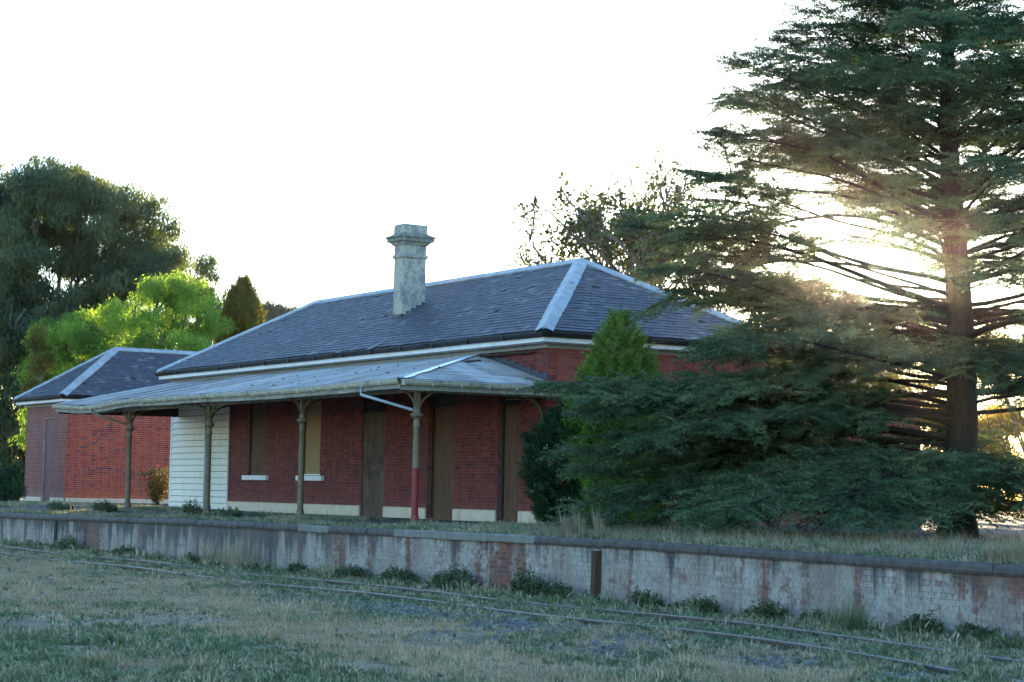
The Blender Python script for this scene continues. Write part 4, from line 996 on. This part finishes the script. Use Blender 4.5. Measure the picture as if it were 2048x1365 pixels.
gl = [(20,400,90,75,0),(110,385,85,65,2),(175,430,90,75,-2),(240,440,75,75,1),(60,490,110,85,-3),(160,520,110,80,0),(265,500,70,75,2),(-60,420,90,90,0),(-50,560,120,110,1),
      (30,610,100,90,-3),(130,620,100,80,2),(230,590,75,70,-1),(320,560,50,55,2),(290,560,60,60,-2),(20,720,90,100,-2),(100,730,80,90,2),(-60,720,100,110,0),(30,850,70,90,-2),(-30,900,80,90,1),(60,930,70,80,2),(335,515,32,40,0),(180,700,90,90,3),(250,680,90,70,4),(10,960,60,50,0),(90,420,60,50,-4),(60,680,70,60,-5),(150,660,60,50,-5)]
blob_tree('gum_tree', 'tall spreading grey green gum tree at the far left behind the outbuilding', at(90,108), px_blobs(90,108,gl), MAT['gum'], 46, GUM, 1.05, (.45, 6.0), 5, shell=.85, sub=4.3, subr=.78)
gl2 = [(385,560,42,38,0),(420,600,38,40,1),(360,600,40,40,-1),(440,640,35,40,0),(395,650,50,45,2)]
blob_tree('gum_tree', 'smaller airy gum tree showing between the lime green tree and the cypress', at(400,122), px_blobs(400,122,gl2), MAT['gum'], 40, GUM, 1.1, (.25, 8.5), 6, shell=.9, sub=4.2, subr=.65)
PEP = [leafs_t(60+s, 14, .22, .025, .15, .55) for s in range(4)]
pl_ = [(270,620,60,50,-1),(345,610,70,50,0),(210,650,70,50,0),(400,650,50,50,1),(150,690,65,60,0),(260,690,80,60,-3),(350,690,80,60,-2),(110,740,50,60,0),(200,740,80,60,-2),(300,760,90,60,-1),(420,710,40,50,0),(100,800,45,70,1),(90,870,40,70,1),(315,590,35,28,0),(372,590,32,28,1)]
blob_tree('pepper_tree', 'bright lime green weeping tree glowing behind the outbuilding roof', at(250,98), px_blobs(250,98,pl_), MAT['pepper'], 48, PEP, .9, (.35, 3.6), 7, shell=.6, sub=4.2, subr=.62)
blob_tree('tall_shrub', 'olive coloured shrub at the left end of the outbuilding wall', at(75,93), px_blobs(75,93,[(85,720,18,40,0),(75,760,22,45,0),(70,690,14,22,0)]), MAT['cypress'], 40, PEP, .6, (.1, 2.0), 8, 'shrub', sub=14, subr=.3)
blob_tree('leafy_shrub', 'green bushy shrub at the far left edge beside the platform', at(10,84), px_blobs(10,84,[(5,960,38,45,0),(-30,930,40,55,0),(20,990,30,25,0)]), MAT['bush'], 40, PEP, .7, None, 9, 'shrub', sub=9, subr=.4)
b_ = at(481,101); k_ = 101/4026.96
dense('cypress_tree', 'olive gold columnar cypress rising above the left end of the station roof', 'tree', (b_[0],b_[1],0), [(0,.9),(4,1.05),(7.8,1.05),(9.4,.78),(10.3,.40),(10.8,.05)], MAT['cypress'], 11000, .46, SPR, 2.2, seed=9)
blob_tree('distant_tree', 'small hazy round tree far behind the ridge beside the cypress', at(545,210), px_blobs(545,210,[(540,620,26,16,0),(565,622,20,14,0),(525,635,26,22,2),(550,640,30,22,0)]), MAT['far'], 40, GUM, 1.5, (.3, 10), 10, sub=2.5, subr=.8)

# ------------------------------------------------------------ sparse tree behind the ridge
def sparse_tree(name, label, base, H, spread, m, seed, trunks, leaf_n, lean=0, leafsize=1.0, gap=0):
    t = thing(name, label, 'tree', base); r = random.Random(seed); mb = MB(); LP = []
    rd = Vector((math.cos(yaw), math.sin(yaw), 0))
    def grow(p, d, ln, rad, dep):
        q = p; dd = d.copy(); pts = [p]; n = 4
        for i in range(n):
            dd = (dd+Vector((r.gauss(0,.13), r.gauss(0,.13), r.gauss(.03,.08)))).normalized(); q = q+dd*ln/n; pts.append(q)
            if dep <= 3 and r.random() < (.9 if dep < 3 else .55): 
                LP.append((q, dep))
        mb.tube(pts, [max(.022, rad*(1-.12*i)) for i in range(n+1)], 5 if dep > 2 else 3, False)
        if dep == 0: LP.append((q, 0)); return
        for k in range(2 if r.random() < .45 else 3):
            s = pts[-1] if k < 2 else pts[r.randint(2, 3)]
            ax = Vector((r.gauss(0,1), r.gauss(0,1), r.gauss(0,.6))).normalized(); nd = (dd+ax*r.uniform(.45,.85)+Vector((0,0,.12))).normalized()
            grow(s, nd, ln*r.uniform(.60,.82), rad*.72, dep-1)
    for (dx, ang, ln) in trunks:
        b = Vector(base)+rd*dx; grow(b+Vector((0,0,-.1)), (Vector((0,0,1))+rd*ang+Vector((r.gauss(0,.08), r.gauss(0,.08), 0))).normalized(), ln, .17, 6)
    mb.build('branches', MAT['bark_grey'], t); P = []; 
    for q, dep in LP:
        if r.random() < .62: P.append(tuple(q+Vector((r.gauss(0,.08), r.gauss(0,.08), r.gauss(0,.08)))))
    P = np.array(P); n = len(P); print(name, 'leaf clusters', n); cl = Cloud()
    tm = [leafs_t(80+s, leaf_n, .17*leafsize, .055*leafsize, .11*leafsize, .3) for s in range(4)]
    add_mixed(cl, tm, P, rng.normal(size=(n,3)), np.tile([0.,0.,1.],(n,1))+rng.normal(0,.4,(n,3)), rng.uniform(.7,1.3,n), rng.random(n)); stuff(cl.build('crown', m, t))
    return t
pb = at(1268, 76)
sparse_tree('sparse_tree', 'thinly leaved twiggy tree behind the station ridge with a bird on it', pb, 12, 6, MAT['plane'], 21, [(-1.0,-.13,4.0),(-.4,-.04,4.3),(.5,.10,4.3),(1.0,.22,4.0)], 3)

# bird perched at the left of that tree
bp_ = Vector(at(1066, 74, hz(398, 74, 1066)))
rdv = Vector((math.cos(yaw), math.sin(yaw), 0))
bird = thing('bird', 'small dark bird perched on the top left twig of the sparse tree', 'bird', bp_-Vector((0,0,.16)))
mb = MB(); ax = Vector((.15,.1,1)).normalized()
mb.tube([bp_+Vector((0,0,-.16)), bp_+Vector((0,0,-.11)), bp_, bp_+Vector((0,0,.08)), bp_+rdv*-.015+Vector((0,0,.13)), bp_+rdv*-.03+Vector((0,0,.17)), bp_+rdv*-.035+Vector((0,0,.20))], [.02,.06,.075,.06,.042,.042,.015], 10)
mb.build('body', MAT['black'], bird, True)
mb = MB(); mb.tube([bp_+rdv*-.06+Vector((0,0,.165)), bp_+rdv*-.12+Vector((0,0,.155))], [.014,.003], 5); mb.build('beak', MAT['dark_timber'], bird)
mb = MB(); mb.obox(bp_+rdv*.01+Vector((0,0,-.14)), rdv*.05, Vector((0,0,-.17))+rdv*.05, Vector((.01,.01,0))); mb.build('tail', MAT['black'], bird)
for s in (-1, 1):
    sd_ = Vector((-math.sin(yaw), math.cos(yaw), 0))*s; mb = MB(); mb.tube([bp_+sd_*.05+Vector((0,0,.07)), bp_+sd_*.07+Vector((0,0,-.02)), bp_+sd_*.03+rdv*.04+Vector((0,0,-.17))], [.03,.04,.008], 6); mb.build('wing', MAT['black'], bird, True)
    mb = MB(); mb.tube([bp_+sd_*.02+Vector((0,0,-.15)), bp_+sd_*.02+Vector((0,0,-.20))], .006, 4); mb.build('leg', MAT['dark_timber'], bird)
mb = MB(); mb.tube([bp_+Vector((0,0,-.20))-rdv*.15, bp_+Vector((0,0,-.21)), bp_+rdv*.5+Vector((.05,0,-.42)), bp_+rdv*1.3+Vector((0,0,-1.15)), bp_+rdv*2.4+Vector((0,0,-2.4))], [.016,.022,.03,.04,.06], 5)
for q_, e_ in ((.3,(.1,.0,.35)),(.7,(.25,.1,.5)),(1.2,(.3,0,.6)),(1.6,(-.4,0,.3)),(.1,(-.3,0,.25)),(2.0,(.2,0,.8))):
    p_ = bp_+rdv*q_+Vector((0,0,-.25-q_*.85)); mb.tube([p_, p_+Vector(e_)*.5+rdv*.1, p_+Vector(e_)+rdv*.2], [.022,.018,.014], 4)
tw_ = link('twig', mb.mesh('twig', MAT['bark_grey']), bpy.data.objects['sparse_tree'])

# ------------------------------------------------------------ golden trees behind the cedar
for i, (px, D, H_, wpx, lab) in enumerate(((1560,84,6.6,120,'sunlit yellow green tree behind the rear corner of the station'), (1700,80,7.6,140,'golden backlit tree seen left of the cedar trunk'), (1900,86,8.2,160,'golden backlit tree directly behind the cedar trunk'), (2080,78,7.8,150,'golden backlit tree at the right edge of the picture'), (2300,82,6.5,170,'unseen tree beyond the right of the view, added to block low sun'))):  # last tree stands out of view, added to block the low sun
    k = D/4026.96; b = at(px, D); r_ = random.Random(i); bl = []
    for j in range(12):
        bl.append((r_.uniform(-.8,.8)*wpx*k, r_.uniform(-1.5,1.5), r_.uniform(.5,H_-.9), wpx*k*r_.uniform(.3,.5), r_.uniform(.7,1.2)))
    blob_tree('golden_tree', lab, b, bl, MAT['gold'], 26, PEP, .95, (.14, 1.6), 30+i, shell=.9, sub=3.2, subr=.55)

# ------------------------------------------------------------ grass, weeds, stones
def scatter(name, P, rot, sc, idx, variants, parent=None):
    coll = bpy.data.collections.new(name+'_kinds')
    for i, (me) in enumerate(variants): o = bpy.data.objects.new('%s_kind_%02d' % (name, i), me); coll.objects.link(o)
    me = bpy.data.meshes.new(name); n = len(P); me.vertices.add(n); me.vertices.foreach_set('co', np.asarray(P, dtype=np.float32).ravel())
    for nm, ty, val in (('rot','FLOAT',rot), ('sc','FLOAT',sc), ('idx','INT',idx)):
        a = me.attributes.new(nm, ty, 'POINT'); a.data.foreach_set('value', np.asarray(val, dtype=np.float32 if ty == 'FLOAT' else np.int32))
    o = link(name, me, parent); ng = bpy.data.node_groups.new(name+'_scatter', 'GeometryNodeTree')
    ng.interface.new_socket('Geometry', in_out='INPUT', socket_type='NodeSocketGeometry'); ng.interface.new_socket('Geometry', in_out='OUTPUT', socket_type='NodeSocketGeometry')
    N = ng.nodes; gi = N.new('NodeGroupInput'); go = N.new('NodeGroupOutput'); ip = N.new('GeometryNodeInstanceOnPoints'); ci = N.new('GeometryNodeCollectionInfo')
    ci.inputs['Collection'].default_value = coll; ci.inputs['Separate Children'].default_value = True; ci.inputs['Reset Children'].default_value = True
    def na(nm, ty): q = N.new('GeometryNodeInputNamedAttribute'); q.data_type = ty; q.inputs['Name'].default_value = nm; return q.outputs['Attribute']
    cx = N.new('ShaderNodeCombineXYZ'); er = N.new('FunctionNodeEulerToRotation'); lk = ng.links.new
    lk(na('rot','FLOAT'), cx.inputs[2]); lk(cx.outputs[0], er.inputs[0]); lk(er.outputs[0], ip.inputs['Rotation']); lk(na('sc','FLOAT'), ip.inputs['Scale']); lk(na('idx','INT'), ip.inputs['Instance Index'])
    ip.inputs['Pick Instance'].default_value = True; lk(gi.outputs[0], ip.inputs['Points']); lk(ci.outputs[0], ip.inputs['Instance']); lk(ip.outputs[0], go.inputs[0])
    md = o.modifiers.new('scatter', 'NODES'); md.node_group = ng; return o
def tuft(seed, n, h, rad, w, m, lean=.5, leafy=False):
    r = random.Random(seed); V = []; A = []
    for i in range(n):
        a = r.uniform(0, 6.28); q = rad*math.sqrt(r.random()); p = Vector((q*math.cos(a), q*math.sin(a), 0)); hh = h*r.uniform(.4,1.15)
        ld = Vector((math.cos(a+r.gauss(0,.8)), math.sin(a+r.gauss(0,.8)), 0))*hh*lean*r.uniform(.2,1.4); s = Vector((r.gauss(0,1), r.gauss(0,1), 0)).normalized()*w*r.uniform(.7,1.4)
        m1 = p+ld*.35+Vector((0,0,hh*.6)); t = p+ld+Vector((0,0,hh*(.95 if lean < .8 else .75)))
        V.append((p-s, p+s, m1+s*.8)); V.append((p-s, m1+s*.8, m1-s*.8)); V.append((m1-s*.8, m1+s*.8, t)); A += [r.random()]*9
    tv, tt = tri_t([[tuple(x) for x in q] for q in V]); return np_mesh('tuft', tv, tt, m, np.array(A))
def fbm(x, y, s, seed): return mn.fractal(Vector((x*s, y*s, seed)), 1.0, 2.0, 4)
GR, SW = MAT['grass'], MAT['straw_short']
kinds = [tuft(i, 15, .05, .09, .0045, GR, 1.0) for i in range(4)]+[tuft(10+i, 10, .085, .05, .0085, GR, .7) for i in range(3)]+[tuft(20+i, 10, .15, .05, .0035, GR, .35) for i in range(2)]+[tuft(60+i, 16, .06, .09, .0035, SW, 1.0) for i in range(4)]+[tuft(70+i, 12, .15, .06, .0028, SW, .5) for i in range(2)]+[tuft(80+i, 9, .035, .07, .011, MAT['weed'], 1.2) for i in range(2)]+[tuft(90+i, 34, .10, .16, .010, MAT['weed'], 1.1) for i in range(3)]
pts, ro, scs, ids = [], [], [], []
rg = random.Random(3)
DRY = ((120,1180,360,48),(420,1200,160,32),(560,1255,210,36),(820,1290,280,46),(960,1345,230,34),(1450,1335,140,26),(1230,1290,110,24),(60,1130,160,20),(1640,1350,120,20),(300,1330,140,14))
BARE = ((110,1238,170,16),(340,1234,150,15),(880,1279,130,16),(1190,1305,110,15),(1560,1318,120,14),(700,1330,110,12),(1010,1252,90,13),(200,1290,100,10),(1380,1290,90,9),(1850,1345,90,9))
def inel(q, px, py): return max((1-((px-c[0])/c[2])**2-((py-c[1])/c[3])**2 for c in q))
while len(pts) < 150000:
    D = 18.5+ (66-18.5)*rg.random()**1.35; px = rg.uniform(-120, 2170)
    a = math.atan((px-1024)/4026.96); x = CAM[0]-math.sin(yaw-a)*D; y = CAM[1]+math.cos(yaw-a)*D
    if y > -6.75: continue
    py = 983.5+(px-1024)*.0183+(.76-GZ)*4026.96/D
    f = fbm(x, y, .5, 2.0); g_ = fbm(x, y, 1.25, 7.0); h_ = fbm(x, y, 3.0, 9.0)
    dry = max(-1, inel(DRY, px, py))*.55+f*.8+g_*.25+h_*.3-.08; bare = max(-1, inel(BARE, px, py))
    if bare+h_*.9 > .15 and rg.random() < .93: continue
    if g_+h_*.5 < -.20 and rg.random() < .86: continue
    if dry > .3 and rg.random() < .35: continue
    pts.append((x, y, gz(x, y)-.01)); ro.append(rg.uniform(0, 6.28)); nearw = max(0, 1-abs(y+6.9)/1.2)
    scs.append(rg.uniform(.42, .98)*(1+1.1*max(0, g_))*(1+1.7*nearw*rg.random()**2)); q = rg.random()
    if y > -7.6 and rg.random() < .006+.05*max(0, g_): ids.append(rg.randint(17, 19))
    elif rg.random() < 1/(1+math.exp(-(dry-.12)*9)): ids.append(rg.randint(9, 12) if q < .88 else rg.randint(13, 14))
    else: ids.append(rg.randint(0, 3) if q < .5 else rg.randint(4, 6) if q < .84 else rg.randint(7, 8) if q < .90 else rg.randint(15, 16))
stuff(scatter('grass', pts, ro, scs, ids, kinds), 'short patchy green and straw coloured grass in front of the platform', 'grass')
kinds = [tuft(30+i, 12, .07, .09, .005, MAT['grass_platform'], .9) for i in range(3)]+[tuft(40+i, 10, .12, .06, .006, MAT['grass_platform'], .7) for i in range(3)]+[tuft(50+i, 7, .30, .07, .0025, MAT['straw'], .5) for i in range(3)]
pts, ro, scs, ids = [], [], [], []
while len(pts) < 42000:
    x = rg.uniform(-34, 27); y = -6.42+7*rg.random()**1.7
    bare = fbm(x, y, .4, 5.0)
    if x < 2 and y > -5.6 and (bare < .25 or y > -2.0) and not (x < -20 and y > -3): continue
    if x > -19.3 and x < 0 and y > -1.0: continue
    if x > -44 and x < -19 and y > -.3: continue
    if y < -6.2 and rg.random() < .5: continue
    if bare < -.35 and rg.random() < .6: continue
    pts.append((x, y, surf(x, y)-.01)); ro.append(rg.uniform(0, 6.28)); scs.append(rg.uniform(.6, 1.2)); q = rg.random(); far = x > 9
    ids.append(rg.randint(0, 2) if q < .62 else (rg.randint(3, 5) if q < (.925 if far else .985) else rg.randint(6, 8)))
stuff(scatter('platform_grass', pts, ro, scs, ids, kinds), 'rough grass growing over the platform surface', 'grass')

def stones(name, areas, n, s0, m):
    T = []; cl = Cloud(); r = np.random.default_rng(5)
    ico = np.array([(0,0,1),(.9,0,.3),(.28,.85,.3),(-.72,.53,.3),(-.72,-.53,.3),(.28,-.85,.3),(.72,.53,-.4),(-.28,.85,-.4),(-.9,0,-.4),(-.28,-.85,-.4),(.72,-.53,-.4)], float)
    F = np.array([(0,1,2),(0,2,3),(0,3,4),(0,4,5),(0,5,1),(1,6,2),(2,6,7),(2,7,3),(3,7,8),(3,8,4),(4,8,9),(4,9,5),(5,9,10),(5,10,1),(1,10,6)])
    for (x, y, rx, ry_, k) in areas:
        P = np.stack([x+r.normal(0,rx,k), y+r.normal(0,ry_,k), np.zeros(k)], 1); P[:,1] = np.minimum(P[:,1], -6.75)
        P[:,2] = [gz(a, b)+.005 for a, b in P[:,:2]]
        cl.add((ico*np.array([1,.8,.55]), F), P, r.normal(size=(k,3))*np.array([1,1,.2]), np.tile([0.,0.,1.],(k,1))+r.normal(0,.3,(k,3)), s0*r.uniform(.5,1.4,k), r.random(k))
    return stuff(cl.build(name, m), 'blue grey broken ballast stones scattered beside the rails', 'ballast')
stones('ballast', [(12.3,-7.1,.75,.22,420),(12.6,-11.3,1.6,.45,900),(15.8,-10.9,1.5,.35,800),(18.8,-11.4,1.2,.3,350),(21.5,-12.3,1.8,.5,260),(9,-11,1.5,.4,260),(24,-11.8,1,.4,150),(4,-16,3,.5,260),(0,-17,2,.4,200),(17,-15,6,3,220)], 0, .06, MAT['stone'])

def weed(px, py, hpx, wpx, label, m='weed', name='weed_clump', group='weeds along the foot of the platform wall', z=None, dens=1.0, kind=0, Y=None):
    Yv = Y if Y is not None else -6.95
    # ray through the pixel meets the plane y = Yv
    d = fwd*4026.96+rt2*(px-1024)-up2*(py-682.5); tt_ = (Yv-CAM[1])/d.y; X_ = CAM[0]+d.x*tt_
    D = math.hypot(X_-CAM[0], Yv-CAM[1]); k = D/4026.96; h = hpx*k*(1.12 if m != 'straw' else 1.35); w = wpx*k/2*1.1; zb = gz(X_, Yv) if Yv < -6.6 else surf(X_, Yv)
    r = random.Random(px); V = []; A = []
    n = int(620*dens*(w+.15))
    for i in range(n):
        a = r.uniform(0, 6.28); q = w*.8*math.sqrt(r.random()); p = Vector((q*math.cos(a)*1.2, q*math.sin(a)*.5, 0)); env = (1-(q/(w+.01))**2*.75)*(.75+.4*math.sin(a*2+px)*math.sin(a*3+h*9))
        hh = h*env*r.uniform(.45,1.05); out = Vector((math.cos(a), math.sin(a)*.5, 0))*hh*r.uniform(.05,.45); top = p+out+Vector((0,0,hh)); s = Vector((r.gauss(0,1), r.gauss(0,1), 0)).normalized()*(.004 if kind == 0 else .012 if m == 'straw' else .008)
        V.append((p-s, p+s, top)); A += [r.random()*.4 if m != 'straw' else .45+.5*r.random()]*3
        for j in range(6 if kind == 0 else 3):
            f = r.uniform(.25,1); c_ = p.lerp(top, f); dd = Vector((r.gauss(0,1), r.gauss(0,1), r.gauss(.5,.6))).normalized()*(.085 if kind == 0 else .04); ss = dd.cross(Vector((r.gauss(0,1),r.gauss(0,1),1))).normalized()*(.016 if kind == 0 else .006)
            V.append((c_-ss, c_+ss, c_+dd)); A += [r.random()]*3
    tv, tt = tri_t([[tuple(x) for x in q] for q in V]); me = np_mesh(name, tv, tt, MAT[m], np.array(A))
    o = link(name, me); o.location = (X_, Yv, zb-.01); return tag(o, label, 'weed' if 'tuft' not in name and 'bush' not in name else 'grass tuft' if 'tuft' in name else 'bush', group)
for px, py, h, w, lab in ((250,1112,22,90,'low green weed clump left of centre below the dark stained wall'), (130,1105,26,80,'leafy weed clump near the left end of the platform wall foot'), (390,1120,20,60,'small low weed clump below the grey stained wall'),
        (598,1146,26,60,'dark weed clump below the first pale coping stone'), (700,1152,30,110,'broad low weed patch just right of the bare red brick square'), (800,1164,38,110,'weed mound left of the larger mound below the pale copings'),
        (905,1172,50,120,'tall bushy weed mound below the long pale coping'), (1065,1185,58,110,'tallest green weed mound just right of the exposed red bricks'), (1125,1192,36,60,'brownish weed clump left of the timber post'),
        (1295,1206,46,70,'upright weed clump just right of the timber post'), (1400,1224,40,90,'spreading weed clump two steps right of the timber post'), (1530,1236,46,110,'broad reddish weed mound left of the wiry bush'),
        (1625,1246,36,60,'dark weed clump immediately left of the wiry bush'), (1840,1272,50,100,'weed clump under the small vent hole in the wall'), (1960,1290,40,110,'rightmost weed clump below the platform wall')):
    weed(px, py, h, w, lab)
weed(1690, 1262, 90, 110, 'pale green wiry bush standing between wall and rails at the right', 'wiry', 'wiry_bush', None, dens=.9, kind=1, Y=-7.3)
for px, py, h, w, lab in ((480,1140,80,120,'tall pale dry grass in front of the dark stained wall'), (420,1135,60,60,'dry grass wisps left of the tall pale dry grass'), (668,1160,46,40,'thin dry grass wisps below the red brick square')):
    weed(px, py, h, w, lab, 'straw', 'dry_grass_tuft', 'dry grass against the platform wall', dens=.4, kind=1)
for px, py, h, w, lab in ((1135,1070,56,26,'left one of the tall straw tufts on the platform edge by the station corner'), (1160,1072,58,22,'middle tall straw tuft on the platform edge by the station corner'), (1198,1076,66,14,'single tall straw stalks right of the other tufts by the corner'),
        (1985,1122,52,40,'feathery straw tuft second from the right edge of the platform'), (2035,1130,66,50,'largest feathery straw tuft at the right edge of the platform')):
    weed(px, py, h, w, lab, 'straw', 'dry_grass_tuft', 'tall straw tufts on the platform edge', dens=.9, kind=1, Y=-6.1)
for px, py, h, w, lab in ((210,1020,26,80,'low dark green weed mound beside the leftmost column'), (385,1022,36,60,'scruffy weed clump in front of the weatherboards'), (455,1034,20,90,'low green weeds right of the second column'), (120,1022,18,90,'low weeds on the platform before the outbuilding')):
    weed(px, py, h, w, lab, 'weed', 'weed_clump', 'weeds on the platform', Y=-4.6, dens=.45)
# bare fallen twigs beside the wiry bush
mb = MB(); r_ = random.Random(4); b0 = Vector((19.9,-8.0,GZ))
for i in range(9):
    a = r_.uniform(-.9,.9); p = b0+Vector((r_.uniform(-.1,.1),0,.02)); pts = [p]; d = Vector((math.sin(a)*.6,.1,r_.uniform(.5,1.0))).normalized()
    for j in range(4): d = (d+Vector((r_.gauss(0,.25), r_.gauss(0,.2), r_.gauss(0,.2)))).normalized(); p = p+d*.13; pts.append(p)
    mb.tube(pts, [.006,.005,.004,.003,.002], 4, False)
tag(mb.build('bare_twigs', MAT['straw']), 'bare pale twiggy dead plant beside the wiry bush by the rail', 'dead plant')
# rose bush between the outbuilding and the weatherboards
rb = thing('rose_bush', 'leggy rose bush with pink flowers left of the weatherboard wall', 'bush', (-26.3,.4,-.02))
mb = MB(); LPs = []
for i in range(16):
    a = r_.uniform(0,6.28); p = Vector((-26.3+r_.uniform(-.1,.1),.4,-.1)); d = Vector((math.cos(a)*.28, math.sin(a)*.28, 1)).normalized(); pts = [p]
    for j in range(5):
        d = (d+Vector((r_.gauss(0,.12), r_.gauss(0,.12), 0))).normalized(); p = p+d*.27; pts.append(p)
        if j > 0: LPs += [p+Vector((r_.gauss(0,.10), r_.gauss(0,.10), r_.gauss(0,.10))) for _ in range(5)]
    mb.tube(pts, [.012]*3+[.007]*3, 4, False)
mb.build('stems', MAT['bark'], rb); cl = Cloud(); P = np.array([tuple(p) for p in LPs]); n = len(P)
add_mixed(cl, [leafs_t(90+s, 8, .07, .025, .07, .2) for s in range(3)], P, rng.normal(size=(n,3)), np.tile([0.,0.,1.],(n,1)), rng.uniform(.8,1.3,n), rng.random(n)); stuff(cl.build('leaves', MAT['rose'], rb))
for q in ((-26.05,.1,1.1),(-26.6,.0,.98),(-26.75,.25,1.3),(-26.2,.35,1.42)):
    mb = MB(); mb.lathe([(.01,q[2]-.03),(.05,q[2]),(.055,q[2]+.03),(.02,q[2]+.05)], q[0], q[1], 8); mb.build('flower', MAT['petal'], rb)

# ------------------------------------------------------------ thin haze in the air, added and tuned for the sun's glow
mb = MB(); mb.box(-180, 60, -45, 110, -2.2, 30); hz_ = mb.mesh('haze'); ho = link('haze', hz_); ho['kind'] = 'stuff'
g = G('sun_glow_haze'); pv = g.n('ShaderNodeVolumePrincipled'); pv.inputs['Density'].default_value = .000045; pv.inputs['Anisotropy'].default_value = .965; pv.inputs['Color'].default_value = (1,.95,.88,1)
g.l(pv.outputs[0], g.out.inputs['Volume']); hz_.materials.append(g.m)
